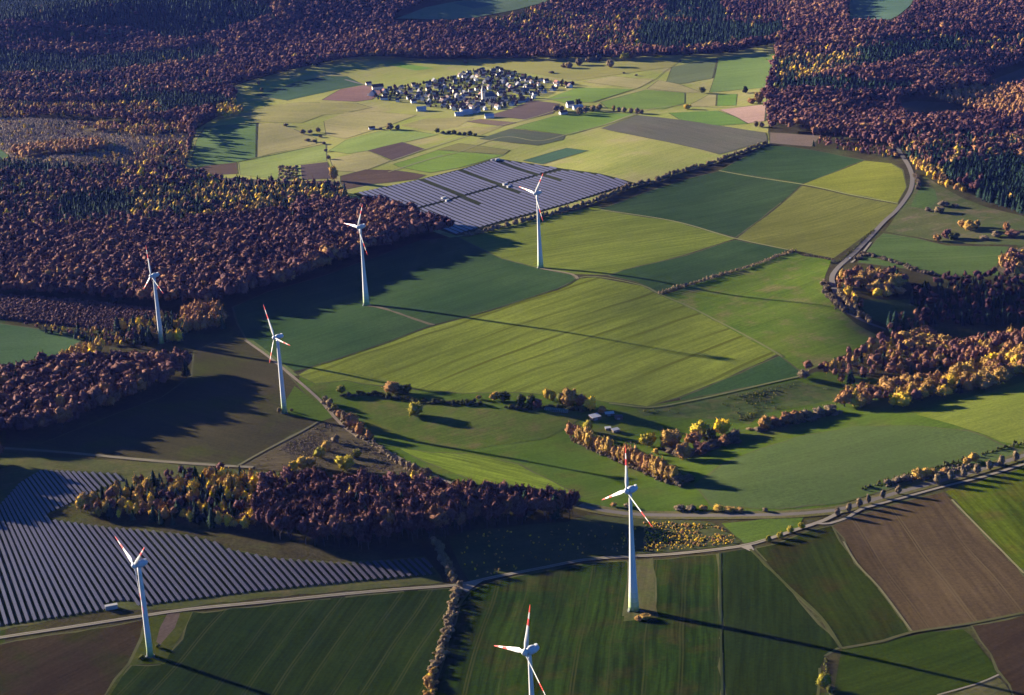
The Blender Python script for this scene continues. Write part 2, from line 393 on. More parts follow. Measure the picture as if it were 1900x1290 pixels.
ZONES = [
 ('beech', [(-250,-150),(2150,-150),(2150,110),(1440,82),(1360,105),(1150,113),(800,117),(700,112),(640,117),(550,134),(470,154),(424,168),(442,184),(422,212),(368,242),(352,300),(340,330),(-250,330)]),
 ('mix', [(900,40),(1180,28),(1470,40),(1450,80),(1350,98),(1240,104),(1100,104),(960,80)]),
 ('beech', [(1440,82),(2150,60),(2150,420),(1900,395),(1815,368),(1728,328),(1700,300),(1668,300),(1600,290),(1540,280),(1506,271),(1525,252),(1428,246),(1422,215),(1425,165),(1440,110)]),
 ('spruce', [(-250,-60),(170,-40),(330,-12),(500,18),(512,42),(420,66),(385,78),(330,85),(240,66),(100,52),(-250,40)]),
 ('darkmix', [(-250,62),(0,58),(140,70),(240,84),(240,95),(60,92),(-250,92)]),
 ('spruce', [(-250,98),(0,102),(185,114),(330,104),(390,92),(418,110),(340,130),(170,150),(0,152),(-250,154)]),
 ('darkmix', [(-250,160),(0,160),(170,156),(300,166),(380,150),(420,166),(330,180),(200,190),(60,190),(-250,186)]),
 ('spruce', [(225,182),(330,184),(420,188),(436,207),(340,222),(290,230),(235,226)]),
 ('gold', [(395,205),(436,196),(444,212),(420,222),(398,222)]),
 ('goldmixb', [(-60,192),(80,196),(290,198),(300,214),(150,220),(-60,222)]),
 ('none', [(-250,222),(0,222),(120,222),(225,232),(345,246),(352,262),(346,322),(200,322),(90,318),(0,318),(-250,312)]),
 ('heathtrees', [(-250,226),(0,226),(225,236),(345,250),(346,318),(200,318),(0,314),(-250,308)]),
 ('browngold', [(150,236),(240,240),(345,236),(352,252),(240,252),(150,246)]),
 ('larch', [(20,290),(90,278),(185,270),(205,282),(120,290),(40,300)]),
 ('goldmixb', [(235,318),(262,296),(335,268),(352,270),(350,305),(330,325)]),
 ('none', [(-250,282),(0,276),(22,292),(0,304),(-250,310)]),
 ('none', [(178,56),(236,48),(240,57),(190,64)]),
 ('mix', [(-250,322),(60,322),(345,326),(420,348),(620,354),(655,384),(640,405),(400,424),(200,446),(-250,440)]),
 ('spruce', [(108,380),(242,376),(250,416),(120,420)]),
 ('spruce', [(-40,312),(130,316),(140,332),(-40,330)]),
 ('gold', [(345,346),(430,352),(420,366),(350,362)]),
 ('goldmix', [(235,372),(300,354),(430,356),(625,360),(660,388),(560,398),(400,416),(250,414)]),
 ('beech', [(-250,430),(200,442),(400,422),(640,402),(690,398),(725,404),(785,424),(842,440),(780,447),(700,477),(620,506),(500,542),(425,572),(300,577),(150,562),(0,552),(-250,548)]),
 ('tallbeech', [(560,400),(690,398),(725,404),(785,424),(842,440),(780,447),(700,477),(620,506),(500,542),(425,572),(420,520),(520,470)]),
 ('none', [(-250,548),(0,552),(150,562),(300,577),(345,592),(300,620),(180,612),(40,596),(0,592),(-250,585)]),
 ('larch', [(340,590),(385,572),(418,590),(414,612),(345,622)]),
 ('goldmix', [(200,620),(300,600),(345,610),(345,640),(300,637),(240,646),(200,640)]),
 ('lowmix', [(45,605),(170,617),(240,622),(235,645),(170,640),(60,614)]),
 ('gold', [(112,668),(160,648),(196,650),(180,680),(140,690)]),
 ('beech', [(-250,720),(0,712),(60,702),(140,690),(250,685),(330,680),(360,692),(330,717),(250,754),(185,777),(120,806),(0,824),(-250,830)]),
 ('beech', [(-250,850),(-20,852),(10,866),(-20,888),(-60,930),(-250,950)]),
 ('goldmixn', [(130,950),(190,927),(290,893),(420,886),(505,900),(480,985),(420,985),(300,975),(200,965)]),
 ('browngold', [(128,952),(185,930),(220,940),(200,966)]),
 ('gold', [(420,892),(500,902),(497,920),(430,915)]),
 ('beechy', [(470,985),(500,908),(640,916),(780,930),(830,932),(960,937),(1010,945),(1090,957),(1050,967),(940,977),(870,987),(830,1000),(760,1006),(700,1020),(600,1020),(520,1005)]),
 ('none', [(735,56),(735,33),(790,12),(840,-8),(1035,-14),(1020,20),(965,36),(885,50),(840,55)]),
 ('none', [(1572,-14),(1708,-16),(1694,26),(1668,46),(1652,54),(1572,52)]),
 # right side
 ('spruce', [(1230,10),(1345,8),(1340,44),(1240,44)]),
 ('spruce', [(1180,52),(1450,50),(1462,72),(1350,92),(1250,102),(1180,98)]),
 ('mix', [(1445,120),(1500,98),(1610,88),(1720,78),(1980,70),(1980,110),(1800,112),(1720,115),(1660,132),(1560,150),(1440,166)]),
 ('spruce', [(1590,100),(1680,92),(1770,80),(1785,104),(1700,112),(1660,128),(1595,136)]),
 ('goldmix', [(1440,122),(1590,105),(1595,138),(1500,160),(1432,190)]),
 ('spruce', [(1455,160),(1560,158),(1690,168),(1690,182),(1455,180)]),
 ('none', [(1668,192),(1700,186),(1765,190),(1832,222),(1770,230),(1680,240)]),
 ('none', [(1832,150),(1905,122),(2100,110),(2100,168),(1832,172)]),
 ('larch', [(1728,188),(1800,172),(1884,172),(1902,190),(2100,190),(2100,232),(1905,226),(1830,218),(1772,204)]),
 ('mix', [(1650,276),(1700,262),(1900,258),(2100,262),(2100,312),(1900,310),(1760,314),(1720,322)]),
 ('beech', [(1690,246),(1760,240),(1810,244),(1810,256),(1690,262)]),
 ('spruce', [(1740,325),(1770,312),(1900,308),(2150,315),(2150,430),(1900,398),(1835,376),(1775,345)]),
 ('gold', [(1680,302),(1700,302),(1745,325),(1775,345),(1800,362),(1790,368),(1750,348),(1712,322)]),
 ('none', [(1640,258),(1655,262),(1694,302),(1674,304),(1662,290)]),
 ('small', [(1506,272),(1525,262),(1600,272),(1650,284),(1668,300),(1600,291)]),
 ('browngold', [(1552,524),(1590,512),(1640,514),(1680,530),(1672,556),(1640,560),(1590,540),(1575,545),(1600,585),(1580,578),(1558,545)]),
 ('bigold', [(1570,530),(1650,518),(1672,535),(1674,560),(1640,560),(1600,552)]),
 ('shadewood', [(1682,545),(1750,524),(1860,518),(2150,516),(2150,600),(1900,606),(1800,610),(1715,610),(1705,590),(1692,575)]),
 ('darkmix', [(1640,610),(1700,600),(1720,612),(1690,625),(1650,622)]),
 ('browngold', [(1850,492),(1880,482),(2100,485),(2100,520),(1870,520)]),
 ('darkgold', [(1498,698),(1540,684),(1600,660),(1660,632),(1740,648),(1780,650),(1900,632),(2150,600),(2150,640),(1900,664),(1780,690),(1720,700),(1600,714),(1552,714)]),
 ('bigold', [(1660,632),(1745,632),(1765,655),(1740,672),(1690,655)]),
 ('bigold', [(1545,744),(1620,728),(1700,716),(1760,706),(1900,662),(2150,640),(2150,690),(1900,700),(1830,724),(1760,740),(1700,754),(1610,764),(1557,760)]),
]
HEATH = [('heath', [(-250,222),(0,222),(120,222),(225,232),(345,246),(352,262),(346,322),(200,322),(90,318),(0,318),(-250,312)]),
         ('purple', [(-250,548),(0,552),(150,562),(300,577),(345,592),(300,620),(180,612),(40,596),(0,592),(-250,585)])]

def inpoly(P, poly):
    x, y = P[:, 0], P[:, 1]; r = np.zeros(len(P), bool); n = len(poly)
    for i in range(n):
        (x0, y0), (x1, y1) = poly[i], poly[(i+1) % n]
        if y0 == y1: continue
        c = ((y0 > y) != (y1 > y)) & (x < (x1-x0)*(y-y0)/(y1-y0)+x0)
        r ^= c
    return r

def scatter(s, y0, y1):
    out = []
    ys = np.arange(y0, y1, s)
    for j, y in enumerate(ys):
        w = y*.30+170
        xs = np.arange(-w*1.15, w, s)+(s/2 if j % 2 else 0)
        out.append(np.stack([xs, np.full(len(xs), y)], 1))
    P = np.concatenate(out)
    return P+rng.uniform(-.36*s, .36*s, P.shape)

TREES = []      # kind, x, y, h, tint, px, py
def plant():
    P = np.concatenate([scatter(7.5, 1000, 2600), scatter(8.8, 2600, 3600), scatter(10.8, 3600, 6300)])
    z = hz(P[:, 0], P[:, 1])
    px = project(np.column_stack([P, z]))
    typ = np.full(len(P), -1); names = list(ZT)
    j1 = np.sin(P[:, 0]*.031+1)+np.sin(P[:, 1]*.023+P[:, 0]*.017)+np.sin(P[:, 0]*.071-P[:, 1]*.05); j2 = np.sin(P[:, 1]*.029+2)+np.sin(P[:, 0]*.02-P[:, 1]*.013)+np.sin(P[:, 0]*.06+P[:, 1]*.044)
    sc_ = np.clip(1200/np.hypot(P[:, 0], P[:, 1]), .25, 1); pw = px+np.column_stack([j1*6.5, j2*2.6])*sc_[:, None]*1.6
    for nm, poly in ZONES:
        m = inpoly(pw if poly[0][1] < 420 and nm not in ('none', 'beech', 'small') else px, poly)
        typ[m] = names.index(nm) if nm != 'none' else -1
    # natural clumping of tone and of kinds
    def fld(seed, lam):
        r = np.random.default_rng(seed); v = 0
        for _ in range(6):
            a = r.uniform(0, 6.28); k = 2*math.pi/(lam*r.uniform(.6, 1.6)); v = v+np.sin(P[:, 0]*k*math.cos(a)+P[:, 1]*k*math.sin(a)+r.uniform(0, 6.28))
        return v/6
    tone = .75*fld(1, 230)+.6*fld(3, 620); clump = fld(2, 90)
    for i in np.nonzero(typ >= 0)[0]:
        mixv, (h0, h1) = ZT[names[typ[i]]]
        u = rng.random()*.75+.25*np.clip(.5+clump[i], 0, 1)
        k = 0 if u < mixv[0] else (1 if u < mixv[0]+mixv[1] else 2)
        kind = ('beech', 'spruce', 'gold')[k]
        h = rng.uniform(h0, h1)*(1.0 if kind != 'gold' else .9)*(1+.12*tone[i])*(rng.uniform(.84, 1.08) if kind == 'spruce' else 1)
        if rng.random() < .12: h *= rng.uniform(.7, 1.15)
        big = names[typ[i]] == 'bigold'
        if big and rng.random() < .45: continue
        if names[typ[i]] == 'heathtrees' and rng.random() > .12+.30*max(0, clump[i]*2.2): continue
        if names[typ[i]] == 'darkgold' and rng.random() < .22+.3*max(0, clump[i]): continue
        if kind == 'beech': t = np.clip(.40+.38*tone[i]+rng.normal()*.15+(.42 if rng.random() < .035 else 0), 0, .97)
        if names[typ[i]] == 'shadewood': t = rng.uniform(0, .3)  # darkest tints stand in for shade lying over this wood
        elif kind == 'beech': t = np.clip(rng.normal(.55, .13), 0, 1) if names[typ[i]] in ('darkgold', 'browngold', 'bigold') else t
        elif kind == 'spruce': t = np.clip(.4+rng.normal()*.2, 0, 1)
        else: t = np.clip((.2 if names[typ[i]] == 'larch' else .42 if names[typ[i]] in ('browngold', 'goldmixb', 'bigold', 'darkgold') else .58)+rng.normal()*(.08 if names[typ[i]] == 'larch' else .2), 0, 1)
        if rng.random() < .05+.10*max(0, clump[i]): continue
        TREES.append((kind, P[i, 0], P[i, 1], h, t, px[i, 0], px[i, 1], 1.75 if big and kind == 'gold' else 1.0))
plant()

WOODNAME = {'beech': ('beech_tree', 'brown beech tree in bare autumn crown, standing in the near woods', 'tree', 'brown beech trees of the near woods'),
            'spruce': ('spruce_tree', 'dark green spruce tree standing in the near mixed woods', 'tree', 'dark spruce trees of the near woods'),
            'gold': ('golden_tree', 'small tree in golden autumn leaf, standing in the near woods', 'tree', 'golden trees of the near woods')}
STUFFNAME = {'beech': ('beech_forest', 'mass of brown autumn beech woods covering the hills and plain'),
             'spruce': ('spruce_forest', 'mass of dark green spruce stands among the brown woods'),
             'gold': ('golden_forest', 'mass of golden larch and birch trees scattered through the woods')}

def merge(kind, rows, name, mat):
    """many trees as one mesh"""
    VV = []; TT = []; tt = []; b = 0
    for lvl in (1, 2):
        ts = TPL.get((kind, lvl))
        if ts is None: continue
        sel = [r for r in rows if (r[7] == lvl)]
        for k, (V, T) in enumerate(ts):
            part = sel[k::len(ts)]
            if not part: continue
            A = np.array([(r[1], r[2], r[3], r[4], r[8] if len(r) > 8 else 1.0) for r in part])
            n = len(A); a = rng.uniform(0, 6.28, n); s = A[:, 2]; w = s*((.62 if kind == 'beech' else .95)+.62*rng.random(n)**1.6)*A[:, 4]
            ca, sa = np.cos(a)*w, np.sin(a)*w
            X = V[None, :, 0]*ca[:, None]-V[None, :, 1]*sa[:, None]+A[:, 0:1]
            Y = V[None, :, 0]*sa[:, None]+V[None, :, 1]*ca[:, None]+A[:, 1:2]
            Z = V[None, :, 2]*s[:, None]+hz(A[:, 0], A[:, 1])[:, None]
            VV.append(np.stack([X, Y, Z], -1).reshape(-1, 3).astype(np.float32))
            TT.append((T[None]+(b+np.arange(n)*len(V))[:, None, None]).reshape(-1, 3).astype(np.int32))
            tt.append(np.repeat(A[:, 3], len(V))); b += n*len(V)
    return link(name, mesh_np(name, np.concatenate(VV), np.concatenate(TT), mat, None, True, np.concatenate(tt)))

NEARTPL = {}
def tree_mesh(kind, k, trunk=True):
    """one mesh: crown and trunk, for trees too small to show their parts"""
    key = (kind, k)
    if key in NEARTPL: return NEARTPL[key]
    V, T = TPL[(kind, 0)][k]
    V2, T2 = trunk_arrays(k, .42 if kind != 'spruce' else .25, .016)
    A = np.concatenate([V, V2]); TT = np.concatenate([T, T2+len(V)])
    mi = np.concatenate([np.zeros(len(T), int), np.ones(len(T2), int)])
    NEARTPL[key] = mesh_np(kind+'_tree', A, TT, [M[kind], M['bark']], mi, True)
    return NEARTPL[key]

def grow_woods():
    for kind in ('beech', 'spruce', 'gold'):
        rows = [t for t in TREES if t[0] == kind]
        d = [math.hypot(t[1], t[2]) for t in rows]
        order = sorted(range(len(rows)), key=lambda i: d[i]/rows[i][3]**.5)
        near = []; rest = []
        for i in order:
            t = rows[i]
            if len(near) < 300 and -10 < t[5] < 1910 and -10 < t[6] < 1300: near.append(t)
            else: rest.append((*t[:7], 1 if d[i] < 2500 else 2, t[7]))
        nm, lab, cat, grp = WOODNAME[kind]
        for i, t in enumerate(near):
            o = link(nm, tree_mesh(kind, i % len(TPL[(kind, 0)])))
            o.location = (t[1], t[2], float(hz(t[1], t[2]))-.1)
            w = t[3]*((.64 if kind == 'beech' else .98)+.62*rng.random()**1.6)*t[7]; o.scale = (w, w*rng.uniform(.88, 1.12), t[3]); o.rotation_euler.z = rng.uniform(0, 6.28)
            o['tint'] = float(t[4]); tag(o, lab, cat, grp)
        o = merge(kind, rest, STUFFNAME[kind][0], M[kind]); tag(o, STUFFNAME[kind][1], 'forest', None, 'stuff')
        print('WOOD', kind, len(near), len(rest), len(o.data.polygons))
    # young plantations / heath
    for nm, poly in HEATH:
        P = scatter(4.6 if nm == 'heath' else 3.8, 1500, 3600); z = hz(P[:, 0], P[:, 1]); px = project(np.column_stack([P, z]))
        ok = inpoly(px, poly)
        if nm == 'heath':
            for zn, zp in ZONES:
                if zn in ('larch', 'goldmixb', 'browngold', 'gold'): ok &= ~inpoly(px, zp)
            ok &= ~inpoly(px, [(-250,282),(0,276),(22,292),(0,304),(-250,310)])
        kx = np.sin(P[:, 0]*.012+P[:, 1]*.004)+np.sin(P[:, 1]*.011-P[:, 0]*.007)
        rows = [('heath', p[0], p[1], rng.uniform(3.0, 5.2)*(1+.2*k), np.clip((.45 if nm == 'heath' else .3)+.1*k+rng.normal()*.16, 0, 1), 0, 0, 2)
                for p, k, q in zip(P, kx, ok) if q]
        o = merge('heath', rows, 'young_plantation', M['young' if nm == 'heath' else 'purple'])
        tag(o, 'low grey-brown young plantation spreading over the left clearing' if nm == 'heath' else 'low purple-brown young growth below the left beech wood', 'young trees', None, 'stuff')
M['purple'] = leaf_mat('young_beech_twigs', [(0, (.040, .020, .020)), (.5, (.085, .042, .036)), (1, (.15, .075, .05))])
grow_woods()

# ------------------------------------------------------------------ ground sheets
def clip_cells(poly):
    """split a convex polygon along the ground grid and its diagonals"""
    def split(ps, f):          # list of polys by signed function
        a, b = [], []
        for p in ps:
            v = [f(q) for q in p]
            if min(v) >= -1e-7: b.append(p); continue
            if max(v) <= 1e-7: a.append(p); continue
            pa, pb = [], []
            for i in range(len(p)):
                q, w = p[i], p[(i+1) % len(p)]; s, t = v[i], v[(i+1) % len(p)]
                if s <= 0: pa.append(q)
                if s >= 0: pb.append(q)
                if s*t < 0:
                    r = s/(s-t); m = (q[0]+(w[0]-q[0])*r, q[1]+(w[1]-q[1])*r); pa.append(m); pb.append(m)
            if len(pa) > 2: a.append(pa)
            if len(pb) > 2: b.append(pb)
        return a, b
    out = []
    xs = [p[0] for p in poly]; i0, i1 = int(math.floor((min(xs)-GX0)/G)), int(math.floor((max(xs)-GX0)/G))
    rest = [poly]
    for i in range(i0, i1+1):
        X = GX0+(i+1)*G
        colp, rest = split(rest, lambda q: q[0]-X)
        if not colp: continue
        ys = [q[1] for p in colp for q in p]; j0, j1 = int(math.floor((min(ys)-GY0)/G)), int(math.floor((max(ys)-GY0)/G))
        rr = colp
        for j in range(j0, j1+1):
            Y = GY0+(j+1)*G
            cell, rr = split(rr, lambda q: q[1]-Y)
            x0, y0 = GX0+i*G, GY0+j*G
            a, b = split(cell, lambda q: (q[0]-x0)-(q[1]-y0))
            out += a+b
    return out

SHEET = [0]
def sheet(name, polys, mat, label=None):
    """flat piece of land: convex world polygons laid on the terrain, each sheet a few mm above the one before"""
    SHEET[0] += 1
    off = .02+.003*SHEET[0]
    idx = {}; V = []; Fc = []
    for poly in polys:
        for c in clip_cells(poly):
            f = []
            for q in c:
                k = (round(q[0], 3), round(q[1], 3))
                if k not in idx: idx[k] = len(V); V.append(k)
                if not f or f[-1] != idx[k]: f.append(idx[k])
            if len(f) > 2 and f[0] == f[-1]: f = f[:-1]
            if len(f) > 2 and len(set(f)) == len(f): Fc.append(f)
    if not Fc: return None
    V = np.array(V)
    # faces all upward
    for i, f in enumerate(Fc):
        a = sum(V[f[k], 0]*V[f[(k+1) % len(f)], 1]-V[f[(k+1) % len(f)], 0]*V[f[k], 1] for k in range(len(f)))
        if a < 0: Fc[i] = f[::-1]
    z = hz(V[:, 0], V[:, 1])+off
    me = mesh_np(name, np.column_stack([V, z]), Fc, mat, None, True)
    me.normals_split_custom_set_from_vertices([tuple(n) for n in normals_at(V[:, 0], V[:, 1])])
    o = link(name, me); tag(o, label, None, None, 'structure')
    return o

def dens(pts, step=40):
    """extra points along pixel edges so that outlines follow the terrain"""
    out = []
    n = len(pts)
    for i in range(n):
        a, b = np.array(pts[i], float), np.array(pts[(i+1) % n], float)
        k = max(1, int(np.hypot(*(b-a))/step))
        for j in range(k): out.append(a+(b-a)*j/k)
    return out

def field(name, pts, mat, label=None, wob=.8):
    W = ground(dens(pts, 26))
    if wob:
        W = W+rng.normal(size=W.shape)*wob
    tri = tessellate_polygon([[Vector((p[0], p[1], 0)) for p in W]])
    o = sheet(name, [[tuple(W[i]) for i in t] for t in tri], mat, label)
    if name in ('crop_field', 'ploughed_field', 'stubble_field'):
        n = len(W); D = np.roll(W, -1, 0)-np.roll(W, 1, 0); D /= np.linalg.norm(D, axis=1)[:, None]; R = np.stack([-D[:, 1], D[:, 0]], 1)
        a, b = W+R*rng.uniform(.2, 1.5, n)[:, None], W-R*rng.uniform(.2, 1.5, n)[:, None]
        P = []
        for i in range(n):
            j = (i+1) % n
            if rng.random() < .1: continue
            P += [[tuple(a[i]), tuple(b[i]), tuple(b[j])], [tuple(a[i]), tuple(b[j]), tuple(a[j])]]
        sheet('field_margin', P, M['margin'], 'rough grass margin round the '+(label or name))
    return o

def smooth_line(P, step):
    """Catmull-Rom through world points"""
    P = np.asarray(P, float); out = []
    Q = np.concatenate([[2*P[0]-P[1]], P, [2*P[-1]-P[-2]]])
    for i in range(1, len(Q)-2):
        n = max(2, int(np.hypot(*(Q[i+1]-Q[i]))/step))
        for t in np.arange(n)/n:
            out.append(.5*((2*Q[i])+(-Q[i-1]+Q[i+1])*t+(2*Q[i-1]-5*Q[i]+4*Q[i+1]-Q[i+2])*t*t+(-Q[i-1]+3*Q[i]-3*Q[i+1]+Q[i+2])*t**3))
    out.append(P[-1])
    return np.array(out)

def ribbon(name, pts, width, mat, label=None, shift=0.0, jitter=0.0):
    L = smooth_line(ground(pts), 12.0)
    d = np.gradient(L, axis=0); d /= np.linalg.norm(d, axis=1)[:, None]
    nrm = np.stack([-d[:, 1], d[:, 0]], 1)
    w0 = width/2*(1+rng.normal(size=len(L))*jitter); w1 = width/2*(1+rng.normal(size=len(L))*jitter)
    A = L+nrm*(shift+w0)[:, None] if np.ndim(shift) else L+nrm*(shift+w0[:, None]); B = L+nrm*(shift-w1[:, None])
    polys = []
    for i in range(len(L)-1):
        polys += [[tuple(A[i]), tuple(B[i]), tuple(B[i+1])], [tuple(A[i]), tuple(B[i+1]), tuple(A[i+1])]]
    return sheet(name, polys, mat, label)

def ang_of(p, q):
    a, b = ground([p, q]); return math.atan2(b[1]-a[1], b[0]-a[0])

# crop colours (albedo)
OLIVE = ((.074, .094, .014), (.093, .110, .018))
TEAL = ((.020, .040, .0135), (.028, .050, .0165))
LIME = ((.085, .13, .022), (.11, .15, .03))
YELL = ((.16, .15, .055), (.19, .17, .07))
TAN = ((.18, .168, .066), (.215, .19, .082))
BROWN = ((.060, .042, .030), (.075, .053, .036))
DKGRN = ((.020, .034, .010), (.028, .044, .012))
MEADOW = ((.036, .062, .007), (.052, .078, .010))

def fm(tag_, cols, a, **kw):
    return field_mat(tag_, cols[0], cols[1], a, **kw)

# base ground: forest floor and rough grass
def build_ground():
    xs = np.concatenate([[-9000, -7000, -5400, -4200, -3300], gxs, [3000, 4200, 5400, 7000, 9000]])
    ys = np.concatenate([[-4000, -2500, -1500, -700, 0], gys, [7400, 8600, 10000, 12000, 14000]])
    X, Y = np.meshgrid(xs, ys)
    Z = np.zeros(X.shape); Z[5:-5, 5:-5] = HG
    Z[5:-5, :5] = HG[:, :1]; Z[5:-5, -5:] = HG[:, -1:]; Z[:5] = Z[5:6]; Z[-5:] = Z[-6:-5]
    n, m = X.shape
    idx = np.arange(n*m).reshape(n, m)
    a, b, c, d = idx[:-1, :-1].ravel(), idx[:-1, 1:].ravel(), idx[1:, 1:].ravel(), idx[1:, :-1].ravel()
    T = np.concatenate([np.stack([a, b, c], 1), np.stack([a, c, d], 1)])
    mt, nt, bs = new_mat('forest_floor', 1.0, 0.0)
    pos = N(nt, 'ShaderNodeNewGeometry').outputs['Position']
    f = noise(nt, pos, .02, 6, .65)
    c = ramp(nt, f, [(.3, (.022, .018, .010)), (.5, (.034, .030, .013)), (.7, (.040, .046, .014))])
    f2 = noise(nt, pos, .25, 4, .7)
    c = mixc(nt, 1.0, c, ramp(nt, f2, [(.3, .7), (.7, 1.3)]), 'MULTIPLY')
    nt.links.new(c, bs.inputs['Base Color'])
    bp = N(nt, 'ShaderNodeBump'); bp.inputs['Strength'].default_value = .5; bp.inputs['Distance'].default_value = 1.0
    nt.links.new(f2, bp.inputs['Height']); nt.links.new(bp.outputs[0], bs.inputs['Normal'])
    me = mesh_np('ground', np.stack([X.ravel(), Y.ravel(), Z.ravel()], 1), T, mt)
    tag(link('ground', me), 'rough grass and leaf litter under the woods and between the fields', None, None, 'structure')
build_ground()

# the open land -------------------------------------------------------------
OUTER = fm('outer_grass', ((.020, .032, .005), (.030, .042, .008)), .4, row=6, rowamt=.15, patch=.008, third=(.035, .032, .012))
field('pasture', [(1890,420),(2500,380),(2500,1500),(1890,1500)], OUTER, 'pasture beyond the right-hand fields')
field('pasture', [(-520,590),(10,590),(10,1500),(-520,1500)], OUTER, 'pasture beyond the left-hand fields')
field('pasture', [(-520,1285),(2500,1285),(2500,1700),(-520,1700)], OUTER, 'pasture below the nearest fields')
MEAD = fm('meadow_grass', MEADOW, .4, row=4, rowamt=.12, patch=.008, third=(.058, .064, .014))
field('meadow', [(600,757),(575,740),(553,712),(556,698),(590,700),(640,700),(750,722),(832,728),(967,728),(1129,745),(1203,752),(1262,744),(1480,702),(1520,690),(1700,712),(1900,662),(1960,650),(1960,845),(1900,850),(1760,882),(1660,908),(1560,938),(1460,952),(1362,952),(1262,952),(1163,948),(1099,938),(1040,918),(980,908),(880,915),(850,905),(820,888),(731,845),(690,826),(640,794),(610,757)], MEAD, 'green meadows of the shallow valley')
CLEAR = fm('plateau_grass', ((.155, .175, .04), (.20, .195, .06)), ang_of((1100,300),(1300,240)), row=7, rowamt=.1, patch=.004, third=(.21, .185, .08))
field('plateau_meadow', [(340,335),(350,290),(365,240),(420,206),(440,180),(420,165),(470,148),(550,127),(640,108),(700,104),(800,110),(1000,108),(1150,106),(1240,103),(1360,97),(1450,76),(1446,110),(1436,160),(1428,200),(1424,246),(1427,266),(1330,302),(1250,325),(1170,348),(1100,378),(1000,403),(862,440),(838,442),(785,424),(740,402),(690,396),(650,385),(625,356),(500,345),(420,345)], CLEAR, 'pale green open plateau round the village')
far_ground = fm('shade_dark_solar_grass', ((.018, .022, .010), (.026, .03, .014)), .1, row=4, rowamt=.08)  # grass coloured near-black to stand in for shade between the panel rows
field('solar_ground', [(655,359),(700,350),(782,332),(857,313),(913,296),(930,295),(1045,313),(1110,322),(1180,340),(1100,365),(1000,395),(862,436),(846,437),(790,418),(738,400),(700,385)], far_ground, 'grass under the far solar rows')
YM = fm('young_growth_floor', ((.075, .062, .042), (.095, .08, .045)), 0.3, row=5, rowamt=.1, patch=.01)
field('clearing', HEATH[0][1], YM, 'grey-brown cleared ground of the young plantation')
PY = fm('rough_purple_ground', ((.04, .028, .02), (.055, .036, .026)), 0.3, row=5, rowamt=.1, patch=.01)
field('rough_ground', HEATH[1][1], PY, 'purple-brown rough ground below the beech wood')
# valley and centre
field('crop_field', [(430,570),(455,628),(500,660),(545,690),(630,664),(721,633),(799,604),(900,578),(1035,535),(1068,519),(1060,510),(1003,499),(930,480),(850,440),(780,446),(700,476),(600,512),(500,540)],
      fm('winter_cereal', TEAL, ang_of((560,680),(1030,530)), row=3, rowamt=.12, patch=.01, tram=24, tramamt=.25), 'dark blue-green winter crop field below the beech wood')
field('crop_field', [(850,440),(1000,405),(1110,382),(1130,392),(1250,411),(1363,443),(1270,474),(1160,500),(1130,511),(1060,508),(1003,498),(930,479)],
      fm('olive_crop', OLIVE, ang_of((900,470),(1350,400)), row=5, rowamt=.2, patch=.006, tram=30, tramamt=.4), 'olive green field below the hedge')
field('crop_field', [(1363,445),(1462,464),(1440,474),(1340,508),(1226,543),(1180,524),(1130,512),(1160,501),(1270,475)],
      fm('teal_strip', TEAL, ang_of((1230,540),(1450,470)), row=3, rowamt=.12, patch=.012), 'dark blue-green wedge of crop above the earth bank')
field('crop_field', [(553,696),(580,680),(630,666),(721,635),(800,606),(900,580),(1035,537),(1075,517),(1105,515),(1190,531),(1225,548),(1300,581),(1443,657),(1344,703),(1294,723),(1260,738),(1203,754),(1129,746),(967,729),(832,729),(750,722),(640,706),(585,712)],
      fm('bright_cereal', ((.082, .102, .014), (.101, .119, .018)), ang_of((740,745),(1180,585)), row=8, wave=40, rowamt=.2, patch=.005, tram=30, tramamt=.9, tramw=1.5, tramcol=(.052, .058, .006)), 'big olive green striped field in the middle')
field('pasture', [(1227,549),(1340,511),(1474,468),(1492,475),(1545,483),(1531,510),(1526,535),(1545,562),(1590,602),(1628,622),(1600,642),(1520,680),(1490,692),(1444,660),(1300,582)],
      fm('slope_grass', ((.048, .082, .009), (.074, .10, .013)), ang_of((1300,560),(1520,490)), row=5, rowamt=.15, patch=.012, third=(.10, .088, .032)), 'green pasture slope between earth bank and road')
field('crop_field', [(1445,661),(1488,690),(1478,702),(1400,716),(1300,736),(1262,743),(1262,738),(1300,722),(1348,703)],
      fm('dark_strip', ((.024, .05, .014), (.03, .056, .016)), ang_of((1262,740),(1445,665)), row=3, rowamt=.1), 'dark green strip at the foot of the striped field')
SCRUB = fm('valley_scrub', ((.028, .046, .012), (.045, .060, .016)), 0.2, row=4, rowamt=.1, patch=.03, third=(.06, .06, .022), fine=.5, bump=.9)
field('rough_pasture', [(1180,756),(1262,750),(1361,730),(1480,704),(1512,718),(1556,718),(1560,738),(1500,752),(1420,766),(1390,787),(1290,776),(1190,772)], SCRUB, 'rough dark green valley scrub')
field('crop_field', [(1424,268),(1505,278),(1604,297),(1489,341),(1334,317)], fm('teal_upper', TEAL, ang_of((1400,300),(1560,290)), row=4, rowamt=.12, patch=.008, tram=26, tramamt=.25), 'blue-green field at the wood corner')
field('crop_field', [(1333,318),(1487,342),(1450,376),(1364,441),(1250,410),(1115,388),(1220,349),(1280,331)], fm('teal_lower', ((.020, .038, .0135), (.027, .046, .0165)), ang_of((1150,390),(1440,330)), row=4, rowamt=.16, patch=.006, tram=26, tramamt=.3), 'large dark blue-green field along the hedge')
field('crop_field', [(1605,298),(1655,304),(1676,315),(1682,348),(1666,376),(1580,361),(1491,342)], fm('olive_right', ((.095, .105, .014), (.118, .124, .018)), ang_of((1500,340),(1670,320)), row=5, rowamt=.12, patch=.008), 'light olive field inside the road bend')
